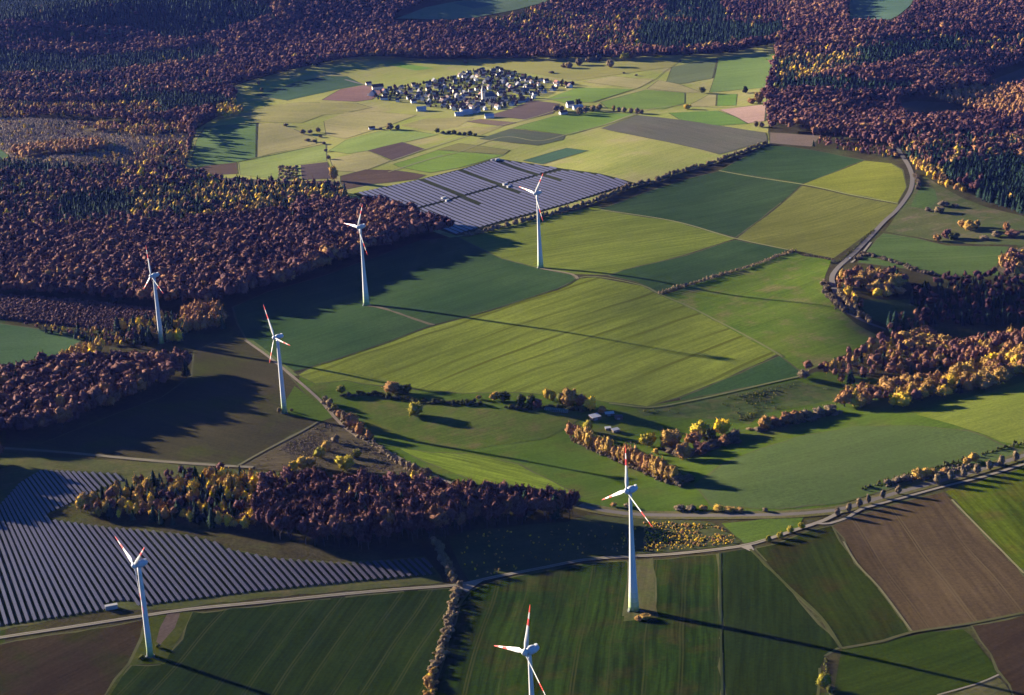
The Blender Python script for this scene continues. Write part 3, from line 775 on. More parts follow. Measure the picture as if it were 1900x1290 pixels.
field('crop_field', [(1489,345),(1580,364),(1667,380),(1640,410),(1600,440),(1550,479),(1455,462),(1366,443),(1452,378)], fm('olive_lower', ((.076, .080, .016), (.092, .096, .02)), ang_of((1380,440),(1640,370)), row=6, rowamt=.16, patch=.006, tram=30, tramamt=.3), 'grey olive field beside the road')
field('ploughed_field', [(1428,246),(1523,252),(1506,272),(1427,266)], fm('plough_a', ((.105, .082, .062), (.12, .092, .07)), 0.2, row=3, rowamt=.1), 'small brown field at the wood corner')
field('crop_field', [(1590,487),(1627,444),(1640,433),(1700,442),(1759,456),(1874,458),(1847,497),(1860,512),(1732,510),(1675,498)], fm('green_right', ((.040, .066, .017), (.05, .076, .02)), ang_of((1600,480),(1850,470)), row=4, rowamt=.12, patch=.008, tram=60, tramamt=.4, tramcol=(.1, .11, .04)), 'green field right of the road')
field('rough_ground', [(1850,502),(1868,474),(1900,458),(1960,462),(1960,512),(1870,514)], fm('brown_mound', ((.06, .052, .036), (.075, .062, .042)), 1.2, row=3, rowamt=.12), 'bare brown mound at the right edge')
field('pasture', [(1698,322),(1720,330),(1790,370),(1830,384),(1900,402),(1960,412),(1960,460),(1880,455),(1759,452),(1700,440),(1640,430),(1668,388),(1692,352)], fm('rough_right', ((.042, .056, .017), (.058, .062, .022)), 0.5, row=4, rowamt=.1, patch=.015, third=(.085, .07, .04)), 'rough pasture under the spruce wood')
field('meadow', [(1708,345),(1735,352),(1740,372),(1722,388),(1690,384),(1700,362)], fm('little_meadow', ((.042, .068, .018), (.05, .075, .02)), 0.5, row=4, rowamt=.08), 'small mown patch beside the road')
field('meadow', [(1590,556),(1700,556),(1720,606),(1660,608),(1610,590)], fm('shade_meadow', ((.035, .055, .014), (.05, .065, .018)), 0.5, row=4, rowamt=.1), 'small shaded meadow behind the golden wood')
# left of centre
field('stubble_field', [(362,652),(400,634),(455,633),(500,656),(537,697),(568,737),(600,762),(618,775),(590,783),(520,821),(440,864),(300,853),(150,843),(0,834),(-60,832),(-60,826),(75,824),(188,778),(300,737),(355,698)],
      fm('brown_stubble', ((.029, .027, .012), (.039, .034, .016)), ang_of((380,690),(520,720)), row=4, rowamt=.1, patch=.006, third=(.034, .039, .008)), 'grey-brown stubble field under the left wood')
field('meadow', [(548,716),(568,735),(620,772),(592,782),(535,770),(530,745)], fm('turbine_meadow', MEADOW, .2, row=3, rowamt=.1), 'green corner beside the field track')
field('verge', [(455,631),(470,632),(545,690),(553,697),(540,698),(498,660)], fm('track_verge', ((.06, .08, .025), (.075, .09, .03)), -.8, row=3, rowamt=.1), 'grass verge at the corner of the blue-green field')
field('rough_ground', [(592,783),(625,782),(650,803),(690,828),(735,848),(760,872),(700,880),(600,872),(520,874),(440,867),(520,823)], fm('tussock_ground', ((.046, .040, .020), (.066, .054, .030)), .3, row=3, rowamt=.15, patch=.03, fine=.6, bump=1.0), 'tussocky brown fallow ground above the near wood')
field('crop_field', [(-60,598),(0,600),(165,623),(113,657),(60,667),(0,692),(-60,700)], fm('far_left_crop', ((.034, .064, .026), (.042, .072, .03)), .2, row=4, rowamt=.08), 'green field cut into the left woods')
field('verge', [(-60,842),(0,842),(150,851),(300,860),(440,872),(520,878),(500,893),(420,884),(290,888),(200,918),(120,943),(92,955),(94,964),(200,978),(340,990),(425,1018),(510,1035),(640,1043),(790,1033),(818,1068),(824,1082),(640,1096),(470,1112),(290,1134),(200,1130),(0,1172),(-60,1184),(-60,1160),(0,1100),(0,940),(-60,960),(-60,880),(30,866),(-60,856)], fm('farm_grass', ((.040, .046, .015), (.055, .06, .02)), .1, row=4, rowamt=.1, patch=.02, third=(.07, .06, .026)), 'mown grass round the near solar rows')
field('solar_ground', [(-60,965),(0,937),(37,896),(77,871),(222,878),(235,890),(162,920),(92,953),(94,963),(202,979),(340,992),(411,1009),(423,1019),(506,1036),(640,1046),(788,1036),(812,1068),(640,1084),(472,1101),(290,1124),(236,1116),(202,1118),(194,1136),(101,1150),(0,1165),(-60,1174)], fm('solar_grass', ((.026, .032, .012), (.032, .036, .014)), .1, row=4, rowamt=.08), 'dark grass under the near solar rows')
field('crop_field', [(355,1137),(640,1108),(833,1092),(838,1100),(824,1160),(806,1220),(794,1290),(785,1340),(180,1340),(203,1290),(240,1236),(302,1233),(332,1185)],
      fm('near_dark_crop', ((.0085, .016, .0025), (.012, .020, .003)), ang_of((640,1290),(760,1110)), row=3, rowamt=.22, patch=.012, tram=20, tramamt=.9, tramcol=(.026, .03, .009)), 'dark green field in front of the near solar rows')
field('meadow', [(340,1137),(357,1136),(332,1185),(303,1232),(240,1235),(205,1290),(180,1335),(165,1335),(196,1290),(238,1230),(262,1186),(272,1152),(285,1143)], fm('turbine_plot', ((.026, .034, .005), (.036, .04, .007)), .9, row=3, rowamt=.1, patch=.04), 'rough green plot round the nearest left turbine')
field('track', [(308,1140),(336,1137),(322,1165),(300,1196),(288,1190)], fm('purple_track', ((.06, .045, .036), (.07, .052, .042)), .9, row=2, rowamt=.1), 'bare brown access track to the turbine')
field('ploughed_field', [(-60,1206),(0,1194),(200,1163),(268,1150),(262,1184),(238,1230),(196,1290),(165,1340),(-60,1340)],
      fm('near_plough', ((.021, .015, .008), (.027, .020, .010)), ang_of((60,1280),(230,1200)), row=3, rowamt=.16, patch=.01, third=(.019, .021, .005)), 'brown ploughed field in the bottom left corner')
field('crop_field', [(872,1096),(920,1078),(994,1064),(1082,1046),(1160,1040),(1166,1046),(1160,1142),(1214,1142),(1211,1040),(1335,1028),(1337,1160),(1339,1290),(1340,1345),(790,1345),(802,1290),(836,1190),(856,1120)],
      fm('near_striped_crop', ((.010, .020, .0025), (.015, .026, .003)), ang_of((1060,1290),(1095,1080)), row=4, rowamt=.42, patch=.014, third=(.022, .022, .005), tram=24, tramamt=.7, tramcol=(.032, .032, .01)), 'dark green striped field round the big turbine')
field('verge', [(1166,1040),(1209,1036),(1212,1110),(1220,1146),(1158,1152),(1163,1100)], fm('turbine_pad', ((.052, .046, .022), (.042, .048, .014)), 1.4, row=3, rowamt=.15, patch=.05), 'brown grass pad round the big turbine')
field('crop_field', [(1338,1027),(1386,1019),(1397,1024),(1450,1077),(1520,1157),(1560,1201),(1530,1216),(1519,1240),(1519,1345),(1341,1345)],
      fm('near_green_crop', ((.009, .016, .002), (.012, .019, .0025)), ang_of((1380,1290),(1390,1060)), row=4, rowamt=.25, patch=.01), 'dark green field in the bottom middle')
field('crop_field', [(1398,1019),(1440,1010),(1500,985),(1545,974),(1563,1004),(1590,1048),(1631,1092),(1692,1173),(1640,1190),(1563,1203),(1523,1147),(1462,1090)],
      fm('dark_olive_crop', ((.013, .019, .002), (.017, .024, .0025)), ang_of((1560,1190),(1480,1030)), row=5, rowamt=.25, patch=.01, third=(.022, .018, .004)), 'dark olive field between track and ploughed land')
field('ploughed_field', [(1548,976),(1600,954),(1681,929),(1749,913),(1766,929),(1833,998),(1900,1066),(1960,1120),(1960,1130),(1900,1138),(1799,1158),(1692,1174),(1631,1091),(1590,1047)],
      fm('big_plough', ((.044, .031, .015), (.056, .039, .019)), ang_of((1740,1160),(1600,960)), row=5, rowamt=.22, patch=.008, tram=36, tramamt=.6, tramcol=(.08, .06, .03)), 'large brown ploughed field on the right')
field('crop_field', [(1752,912),(1840,886),(1900,868),(1975,850),(1975,1130),(1900,1064),(1833,996),(1768,927)],
      fm('green_rows', ((.038, .056, .003), (.05, .065, .004)), ang_of((1900,1050),(1780,930)), row=5, rowamt=.3, patch=.012, third=(.055, .052, .008), fine=.7, bump=.8), 'bright green row crop at the right edge')
field('meadow', [(1564,1205),(1640,1192),(1697,1179),(1783,1166),(1800,1180),(1853,1253),(1813,1270),(1739,1292),(1720,1345),(1530,1345),(1545,1290),(1550,1240)],
      fm('lower_meadow', ((.016, .027, .002), (.022, .033, .0025)), ang_of((1560,1280),(1820,1190)), row=5, rowamt=.2, patch=.02), 'mossy green meadow in the bottom right')
field('ploughed_field', [(1802,1163),(1900,1141),(1975,1124),(1975,1345),(1905,1345),(1872,1272),(1835,1215)], fm('corner_plough', ((.024, .016, .008), (.03, .021, .011)), .6, row=4, rowamt=.15), 'brown field in the bottom right corner')
field('rough_ground', [(1735,1294),(1815,1272),(1855,1256),(1872,1275),(1903,1345),(1722,1345)], fm('corner_scrub', ((.045, .048, .016), (.07, .062, .026)), .6, row=3, rowamt=.2, patch=.06, fine=.6, bump=1.0), 'scrubby corner at the bottom edge')
field('meadow', [(1335,972),(1440,962),(1492,958),(1482,980),(1422,1000),(1384,1008),(1376,1002)], fm('triangle_meadow', ((.045, .072, .011), (.055, .082, .013)), .3, row=4, rowamt=.1), 'green triangle meadow between the two roads')
field('plantation_ground', [(830,1003),(862,985),(940,978),(1050,968),(1090,956),(1160,962),(1320,968),(1336,976),(1376,1003),(1371,1011),(1260,1023),(1150,1031),(1080,1036),(990,1053),(930,1066),(872,1078),(850,1050)], fm('plantation_soil', ((.034, .040, .014), (.045, .05, .018)), .3, row=4, rowamt=.1, patch=.03), 'grassy floor of the yellow shrub plantation')
# valley meadow details
field('pasture', [(690,745),(760,750),(900,760),(1010,762),(1080,775),(1040,800),(1010,815),(900,830),(860,836),(800,828),(740,805),(700,775)], fm('slope_pasture', ((.040, .060, .009), (.054, .070, .013)), .5, row=5, rowamt=.14, patch=.02, third=(.068, .063, .020)), 'uneven green pasture slope below the field bank')
field('crop_field', [(740,832),(800,840),(880,842),(960,862),(1020,890),(1080,922),(985,905),(890,898),(850,880),(790,858)], fm('lime_rows', ((.064, .090, .009), (.078, .103, .012)), ang_of((760,840),(1010,900)), row=4.5, rowamt=.35, patch=.02, bump=.8), 'bright lime green row crop beside the field path')
field('crop_field', [(1290,900),(1340,862),(1400,838),(1480,812),(1580,792),(1700,790),(1800,800),(1860,825),(1900,838),(1960,842),(1960,850),(1900,852),(1760,880),(1660,905),(1560,935),(1440,945),(1320,940)], fm('grey_green_crop', ((.042, .063, .018), (.050, .070, .021)), ang_of((1320,920),(1800,800)), row=4, rowamt=.08, patch=.008), 'smooth grey-green field above the main road')
field('meadow', [(1700,770),(1760,748),(1840,726),(1960,690),(1960,835),(1900,832),(1860,820),(1800,797)], fm('olive_meadow', OLIVE, ang_of((1720,770),(1900,720)), row=5, rowamt=.12, patch=.01), 'olive green field below the golden trees at right')
# village plateau patches
VF = [
 ('crop_field', [(475,177),(553,152),(607,141),(645,142),(676,157),(632,165),(533,187)], ((.036, .066, .036), (.042, .072, .04)), 'blue-green strip field left of the village'),
 ('ploughed_field', [(598,186),(632,166),(676,158),(714,169),(690,185),(662,189)], ((.14, .085, .07), (.15, .095, .078)), 'reddish ploughed field left of the village'),
 ('meadow', [(720,121),(740,117),(806,127),(772,131)], ((.10, .17, .03), (.11, .18, .035)), 'bright green patch above the village'),
 ('crop_field', [(381,236),(478,228),(474,292),(441,301),(371,313),(354,297),(365,260)], ((.072, .115, .04), (.085, .125, .045)), 'striped green field at the left wood edge'),
 ('stubble_field', [(480,228),(516,229),(545,240),(587,257),(588,267),(476,292)], TAN, 'pale tan stubble field'),
 ('crop_field', [(442,301),(476,293),(604,268),(607,299),(553,306),(519,310),(516,333),(444,325)], ((.12, .15, .04), (.135, .16, .05)), 'light green field below the tan stubble'),
 ('ploughed_field', [(381,308),(440,302),(441,323),(364,326),(368,314)], BROWN, 'small dark ploughed field at the wood edge'),
 ('ploughed_field', [(556,307),(607,301),(618,332),(560,334)], ((.058, .045, .042), (.064, .05, .045)), 'small dark ploughed field left of the golden tree'),
 ('ploughed_field', [(400,330),(520,335),(622,337),(628,353),(500,346),(420,343)], ((.066, .05, .04), (.075, .056, .045)), 'long brown strip along the mixed wood'),
 ('stubble_field', [(440,214),(500,196),(560,190),(662,192),(690,200),(640,210),(600,214),(560,228),(516,228),(480,226)], ((.165, .16, .055), (.185, .17, .065)), 'yellow-tan grass above the striped field'),
 ('stubble_field', [(600,225),(640,209),(700,208),(772,214),(720,234),(680,246),(640,258),(605,250)], TAN, 'pale tan meadow below the village'),
 ('meadow', [(745,233),(790,220),(880,219),(848,236),(800,244)], YELL, 'yellow-green meadow below the village'),
 ('crop_field', [(640,260),(704,244),(740,240),(812,250),(684,280),(645,286),(610,280)], ((.125, .165, .042), (.14, .175, .05)), 'light green plot near the far solar rows'),
 ('ploughed_field', [(684,280),(745,264),(789,278),(728,299)], ((.062, .046, .040), (.072, .053, .045)), 'dark brown diamond plot'),
 ('stubble_field', [(612,296),(682,281),(726,299),(670,320),(620,318)], TAN, 'tan plot left of the brown diamond'),
 ('crop_field', [(731,305),(812,279),(936,288),(852,312),(800,321),(740,310)], ((.10, .155, .025), (.115, .165, .03)), 'bright green plot above the far solar rows'),
 ('crop_field', [(812,278),(850,266),(945,279),(936,287)], ((.12, .12, .04), (.13, .125, .045)), 'dull olive plot'),
 ('ploughed_field', [(632,341),(632,327),(680,315),(730,316),(792,325),(775,333),(690,342),(640,352)], BROWN, 'brown strip above the far solar rows'),
 ('ploughed_field', [(903,216),(950,202),(987,187),(1038,193),(1024,211),(977,222)], ((.074, .056, .050), (.084, .064, .056)), 'dark brown field at the village edge'),
 ('ploughed_field', [(866,226),(890,221),(962,228),(932,235)], ((.10, .076, .055), (.11, .082, .06)), 'narrow brown strip below the village'),
 ('meadow', [(829,243),(880,236),(933,235),(893,251)], YELL, 'yellow-olive plot below the narrow brown strip'),
 ('crop_field', [(950,238),(1028,216),(1100,208),(1183,212),(1119,233),(1058,251)], ((.092, .145, .028), (.105, .155, .033)), 'bright green field right of the brown field'),
 ('crop_field', [(890,258),(948,239),(1051,251),(1045,260),(997,271)], ((.058, .072, .042), (.075, .078, .05)), 'grey-green striped plot'),
 ('crop_field', [(1014,184),(1072,163),(1176,166),(1102,190),(1050,192)], ((.10, .15, .03), (.11, .16, .035)), 'bright green field right of the village'),
 ('crop_field', [(1115,190),(1198,167),(1270,173),(1270,192),(1230,203),(1129,202)], ((.098, .145, .03), (.11, .155, .034)), 'green field with a path along its edge'),
 ('stubble_field', [(1082,152),(1136,142),(1212,148),(1183,165)], TAN, 'pale tan field right of the village'),
 ('stubble_field', [(1200,165),(1223,149),(1262,157),(1300,172),(1270,172)], TAN, 'pale tan wedge beside the grey-green field'),
 ('meadow', [(883,119),(1035,111),(1270,107),(1247,125),(1150,138),(1068,150),(994,138),(920,129)], ((.145, .145, .042), (.165, .155, .05)), 'yellow-brown pasture above the village'),
 ('crop_field', [(1237,152),(1247,126),(1332,108),(1321,146),(1262,156)], ((.078, .098, .042), (.088, .106, .048)), 'grey-green field near the far right wood'),
 ('crop_field', [(1335,109),(1439,101),(1426,162),(1316,172)], ((.09, .135, .038), (.10, .145, .042)), 'striped green field at the far right wood'),
 ('stubble_field', [(1270,199),(1314,176),(1329,176),(1329,197)], TAN, 'small tan triangle field'),
 ('crop_field', [(1331,175),(1368,175),(1366,196),(1331,197)], ((.08, .14, .028), (.09, .15, .03)), 'small bright green plot by the dark trees'),
 ('ploughed_field', [(1334,204),(1422,194),(1420,225),(1388,229)], ((.24, .16, .125), (.26, .175, .135)), 'pinkish bare field at the right wood edge'),
 ('crop_field', [(1240,210),(1332,206),(1370,219),(1388,230),(1327,234),(1260,222)], ((.075, .13, .026), (.085, .14, .03)), 'bright green field left of the pinkish field'),
 ('crop_field', [(1115,239),(1183,214),(1270,224),(1421,247),(1425,261),(1334,287),(1265,270)], ((.070, .072, .050), (.080, .075, .055)), 'large grey field above the hedge'),
 ('crop_field', [(970,298),(1051,275),(1092,280),(1008,305)], ((.038, .075, .042), (.045, .08, .045)), 'blue-green plot beside the far solar rows'),
 ('crop_field', [(735,35),(790,14),(850,2),(940,-3),(1025,-4),(1010,5),(960,18),(880,33),(840,37)], ((.085, .125, .062), (.10, .14, .07)), 'pale green far clearing at the top'),
 ('crop_field', [(840,6),(895,-2),(935,6),(880,16)], ((.05, .09, .06), (.055, .095, .062)), 'blue-green patch in the far clearing'),
 ('crop_field', [(1576,10),(1578,-8),(1700,-10),(1690,8),(1665,30),(1650,38),(1577,36)], ((.055, .10, .062), (.065, .11, .07)), 'far green clearing at the top right'),
 ('meadow', [(178,58),(236,49),(238,58),(190,66)], ((.11, .15, .08), (.12, .16, .085)), 'pale strip of field deep in the left forest'),
 ('meadow', [(-60,284),(0,277),(22,292),(0,304),(-60,308)], ((.05, .085, .04), (.06, .09, .045)), 'green plot at the left edge of the plantation'),
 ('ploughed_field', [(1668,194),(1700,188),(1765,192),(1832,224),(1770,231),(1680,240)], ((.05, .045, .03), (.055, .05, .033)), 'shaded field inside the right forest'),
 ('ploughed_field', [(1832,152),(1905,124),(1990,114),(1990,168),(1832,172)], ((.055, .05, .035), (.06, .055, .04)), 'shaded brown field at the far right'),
]
for i, (nm, pts, cols, lab) in enumerate(VF):
    n = len(pts); L = [(math.hypot(pts[(k+1) % n][0]-pts[k][0], pts[(k+1) % n][1]-pts[k][1]), k) for k in range(n)]
    k = max(L)[1]
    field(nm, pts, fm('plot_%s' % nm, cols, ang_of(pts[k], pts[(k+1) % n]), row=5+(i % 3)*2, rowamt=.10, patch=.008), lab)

# ------------------------------------------------------------------ roads, tracks and paths
ASPH = plain('asphalt', (.078, .067, .056), .9, .2, .12, .2)
GRAV = plain('pale_gravel', (.15, .13, .10), 1.0, .05, .2, .15)
GRASSP = plain('grass_track', (.095, .10, .035), 1.0, .02, .25, .1)
DARKP = plain('ditch_grass', (.02, .028, .009), 1.0, .02, .3, .1)
main_road = [(2400,690),(2150,768),(1960,826),(1900,846),(1820,872),(1739,895),(1665,915),(1597,935),(1553,947),(1462,955),(1361,957),(1262,957),(1163,954),(1099,944),(1075,938)]
ribbon('verge', main_road, 15, fm('road_verge', ((.062, .062, .02), (.08, .07, .03)), .2, row=3, rowamt=.15, patch=.03), 'grassy verge of the main road')
ribbon('road', main_road, 5.6, ASPH, 'grey main road crossing the lower right')
ribbon('path', [(2400,712),(2150,788),(1960,846),(1900,862),(1830,884),(1749,904),(1665,927),(1597,946),(1575,960),(1540,972),(1515,972)], 3.2, GRAV, 'pale track running beside the main road')
ribbon('path', [(-400,1248),(-200,1218),(-60,1194),(0,1184),(120,1166),(270,1143),(354,1131),(500,1117),(640,1103),(760,1093),(832,1088),(866,1083),(920,1071),(994,1057),(1082,1040),(1156,1034),(1270,1027),(1371,1015),(1422,1002),(1479,983),(1530,966),(1560,950)], 4.4, GRAV, 'long pale gravel track across the foreground')
ribbon('track', [(-400,1248),(-200,1218),(-60,1194),(0,1184),(120,1166),(270,1143),(354,1131),(500,1117),(640,1103),(760,1093),(832,1088),(866,1083),(920,1071),(994,1057),(1082,1040),(1156,1034),(1270,1027),(1371,1015),(1422,1002)], 1.3, plain('track_grass_middle', (.085, .08, .045), 1, .03, .3, .2), 'grassy middle strip of the gravel track', 0.0, .3)
field('path', [(850,1091),(870,1080),(900,1077),(880,1088),(868,1100)], GRAV, 'gravel apron at the track junction')
field('path', [(1371,1016),(1392,1010),(1397,1022),(1390,1024)], GRAV, 'gravel apron at the field corner')
ribbon('path', [(455,632),(499,663),(539,696),(570,722),(598,748),(618,772),(640,794),(664,811),(708,833),(740,850),(790,876),(819,889),(849,903)], 3.4, plain('track_earth', (.13, .105, .075), 1, .05, .3, .15), 'brown farm track winding down to the near wood')
ribbon('path', [(-60,828),(0,832),(150,843),(300,857),(400,864),(470,868)], 5, plain('dull_track', (.11, .095, .062), 1, .05, .25, .1), 'dull brown track above the near solar rows')
ribbon('road', [(1640,252),(1658,268),(1681,300),(1690,318),(1693,335),(1687,358),(1665,389),(1640,412),(1617,437),(1584,471),(1557,495),(1544,514),(1547,533),(1563,570),(1594,592),(1630,607),(1660,616),(1720,628),(1800,640),(1900,618)], 6.4, ASPH, 'grey country road curving along the right')
ribbon('path', [(1616,450),(1600,470),(1580,488)], 3, GRAV, 'pale lay-by beside the country road', 0)
ribbon('path', [(1262,748),(1361,727),(1430,711),(1480,700),(1500,694)], 3.0, GRASSP, 'light grass path along the dark strip')
ribbon('path', [(1130,749),(1203,757),(1262,748)], 2.6, GRASSP, 'light grass path at the foot of the striped field')
ribbon('path', [(1075,516),(1105,514),(1190,530),(1225,547),(1300,580),(1440,655),(1447,660)], 3.0, GRASSP, 'light grass path on the crest of the striped field')
ribbon('path', [(1116,390),(1250,411),(1364,443),(1462,464)], 3.5, plain('light_track', (.12, .125, .05), 1, .03, .2, .1), 'light grass track between blue-green and olive fields')
ribbon('path', [(1334,317),(1485,342),(1580,362),(1666,378)], 3.5, plain('light_track_upper', (.13, .14, .05), 1, .03, .2, .1), 'light grass track between the upper fields')
ribbon('path', [(545,691),(630,665),(721,634),(799,605),(900,579),(1035,536),(1068,519)], 2.2, DARKP, 'dark furrow between blue-green and striped fields')
ribbon('path', [(1003,499),(1060,509),(1072,518)], 4, plain('bare_track', (.12, .10, .06), 1, .03, .2, .1), 'bare track below the middle turbine')
ribbon('path', [(684,568),(715,574),(750,586),(785,598),(805,604)], 4, plain('worn_track', (.075, .062, .036), 1, .03, .35, .12), 'worn track leading from the turbine across the blue-green field', 0.0, .3)
ribbon('path', [(1392,1020),(1462,1089),(1523,1146),(1561,1203)], 2.2, plain('grass_balk', (.042, .046, .012), 1, .03, .25, .1), 'grass balk between two dark fields')
ribbon('path', [(1565,1006),(1590,1047),(1631,1091),(1692,1173)], 1.6, plain('pale_balk', (.10, .092, .045), 1, .03, .25, .1), 'thin pale balk along the ploughed field')
ribbon('path', [(1766,928),(1833,997),(1900,1065)], 1.6, plain('pale_balk_right', (.14, .13, .06), 1, .03, .25, .1), 'thin pale balk at the row crop')
ribbon('path', [(1563,1204),(1640,1190),(1692,1174),(1799,1158),(1900,1138)], 3.0, plain('bank_grass', (.05, .05, .018), 1, .03, .25, .1), 'grass bank below the ploughed field')
ribbon('path', [(1336,1027),(1337,1160),(1340,1290),(1340,1340)], 1.6, DARKP, 'dark furrow between the two near fields')
ribbon('path', [(440,866),(520,822),(592,782)], 3.0, plain('stubble_edge', (.075, .07, .035), 1, .03, .25, .1), 'light edge between stubble and fallow')
ribbon('path', [(1739,1291),(1813,1270),(1853,1253)], 1.5, GRAV, 'pale line of track in the corner scrub')
ribbon('path', [(720,320),(800,295),(850,283),(933,255),(1000,262),(1060,248),(1119,233),(1183,212)], 3.0, plain('village_track', (.16, .155, .07), 1, .03, .2, .1), 'farm track crossing the plateau')
ribbon('path', [(726,299),(800,274),(870,252),(920,236),(977,222),(1030,206)], 3.0, plain('village_track_low', (.17, .16, .075), 1, .03, .2, .1), 'farm track leading to the village')
ribbon('path', [(1100,190),(1180,165),(1215,148),(1245,126),(1300,115)], 1.4, plain('dark_boundary_track', (.05, .06, .022), 1, .03, .2, .1), 'dark field boundary right of the village')  # thin dark green-brown ribbon along the field boundary
ribbon('path', [(1119,233),(1200,205),(1270,196),(1334,200),(1420,193)], 3, plain('plateau_lane', (.17, .16, .07), 1, .03, .2, .1), 'lane towards the right forest')
ribbon('path', [(476,229),(475,293)], 2.5, DARKP, 'dark boundary between striped and tan fields')
ribbon('path', [(442,301),(520,285),(604,267)], 2.5, DARKP, 'dark boundary below the tan stubble')
ribbon('road', [(640,148),(690,160),(760,175),(850,180),(900,190),(960,190),(1010,186),(1060,180)], 5, ASPH, 'village street')
# ------------------------------------------------------------------ wind turbines
WHITE = plain('turbine_white', (.44, .435, .415), .45, .4, .03, .2)
REDP = plain('blade_red', (.55, .045, .035), .45, .4, .06, .2)
GREYP = plain('nacelle_grey', (.33, .35, .37), .5, .4, .05, .2)
CONC = plain('concrete_pad', (.12, .115, .095), .9, .2, .15, .5)
DOORM = plain('door_grey', (.16, .18, .17), .6, .3, .1, .8)
m, nt, b = new_mat('tower_paint', .5, .35)
zz = N(nt, 'ShaderNodeSeparateXYZ'); nt.links.new(N(nt, 'ShaderNodeTexCoord').outputs['Object'], zz.inputs[0])
q = mathn(nt, 'DIVIDE', zz.outputs[2], 20.0)
st = N(nt, 'ShaderNodeValToRGB'); st.color_ramp.interpolation = 'CONSTANT'
cr = st.color_ramp.elements
for p_, c_ in ((.2, (.36, .46, .22)), (.38, (.44, .52, .32)), (.56, (.50, .56, .42)), (.76, (.56, .59, .51))): cr.new(p_).color = (*(q_*.74 for q_ in c_), 1)
cr[0].position = 0; cr[0].color = (.21, .30, .11, 1); cr[-1].position = .95; cr[-1].color = (.44, .435, .415, 1)
nt.links.new(q, st.inputs[0]); nt.links.new(st.outputs[0], b.inputs['Base Color'])
M['tower'] = m

def blade_mb(R):
    """one blade along +z, wide near the root, red bands near the tip"""
    mb = MB(); rows = []
    st = [(.035, .030, .030, 0), (.07, .032, .030, 10), (.12, .062, .026, 22), (.19, .088, .020, 19), (.28, .082, .016, 14), (.42, .064, .012, 9), (.57, .050, .009, 6), (.571, .050, .009, 6), (.71, .038, .0065, 4), (.711, .038, .0065, 4), (.84, .028, .005, 2.5), (.841, .028, .005, 2.5), (.95, .019, .0035, 1), (.99, .009, .002, 0), (1.0, .003, .001, 0)]
    n = 10
    for r, ch, th, tw in st:
        ring = []
        for i in range(n):
            a = 2*math.pi*i/n
            x = ch/2*math.cos(a)+(ch*.18 if r > .1 else 0); y = th/2*math.sin(a)*(1.0 if r < .1 else .75+.25*math.cos(a))
            t = math.radians(tw+8)
            ring.append(((x*math.cos(t)-y*math.sin(t))*R, (x*math.sin(t)+y*math.cos(t))*R, r*R))
        rows.append(ring)
    V = [p for ring in rows for p in ring]
    for k in range(len(rows)-1):
        r = (st[k][0]+st[k+1][0])/2
        red = .571 < r < .711 or r > .841
        mb.add([], [])
        f = [(k*n+i, k*n+(i+1) % n, (k+1)*n+(i+1) % n, (k+1)*n+i) for i in range(n)]
        mb.f += [list(q) for q in f]; mb.m += [1 if red else 0]*n
    mb.v = V
    return mb

R0 = 35.0
BLADE = blade_mb(R0).mesh('blade', [WHITE, REDP], True)
def tower_mesh(H, r0, r1, conc):
    mb = MB()
    if conc: prof = [(r0*(1-t)**1.7+r1*(1-(1-t)**1.7), H*t) for t in np.linspace(0, 1, 22)]
    else: prof = [(r0+(r1-r0)*t, H*t) for t in np.linspace(0, 1, 12)]
    mb.lathe(prof, 24)
    return mb.mesh('tower', M['tower'], True)
def nacelle_mb():
    mb = MB()   # egg along +y (tail); the hub sits at -y
    prof = [(1.5, -2.2), (2.35, -1.2), (2.75, .4), (2.7, 2.0), (2.3, 4.0), (1.6, 5.6), (.8, 6.6), (.15, 7.0)]
    mb.lathe(prof, 18, 0, 'y'); return mb
def hub_mb():
    mb = MB(); mb.lathe([(.1, -5.4), (1.0, -5.1), (1.75, -4.4), (2.1, -3.5), (2.1, -2.5), (1.7, -2.15)], 18, 0, 'y'); return mb
NAC = nacelle_mb().mesh('nacelle', GREYP, True); HUB = hub_mb().mesh('hub', WHITE, True)
YAW = -1.0021
TURB = [
 ((279, 1217), 71.5, 2.35, 1.35, False, 48, 'white wind turbine standing in front of the near solar rows'),
 ((1176, 1132), 95.5, 4.1, 1.15, True, 1, 'tall white wind turbine with green-tinted foot and golden bushes at its base'),
 ((528, 766), 79, 2.75, 1.4, False, 89, 'white wind turbine beside the farm track on the stubble field'),
 ((300, 637), 79, 2.9, 1.4, False, 112.5, 'white wind turbine rising out of the left woods'),
 ((680, 566), 95, 3.9, 1.15, True, 27.7, 'white wind turbine in the dark blue-green field below the beech wood'),
 ((1003, 497), 95, 3.9, 1.15, True, 35, 'white wind turbine in front of the far solar rows'),
 ((996, 1472), 95.5, 4.1, 1.15, True, 14, 'white wind turbine cut off by the bottom edge'),
]
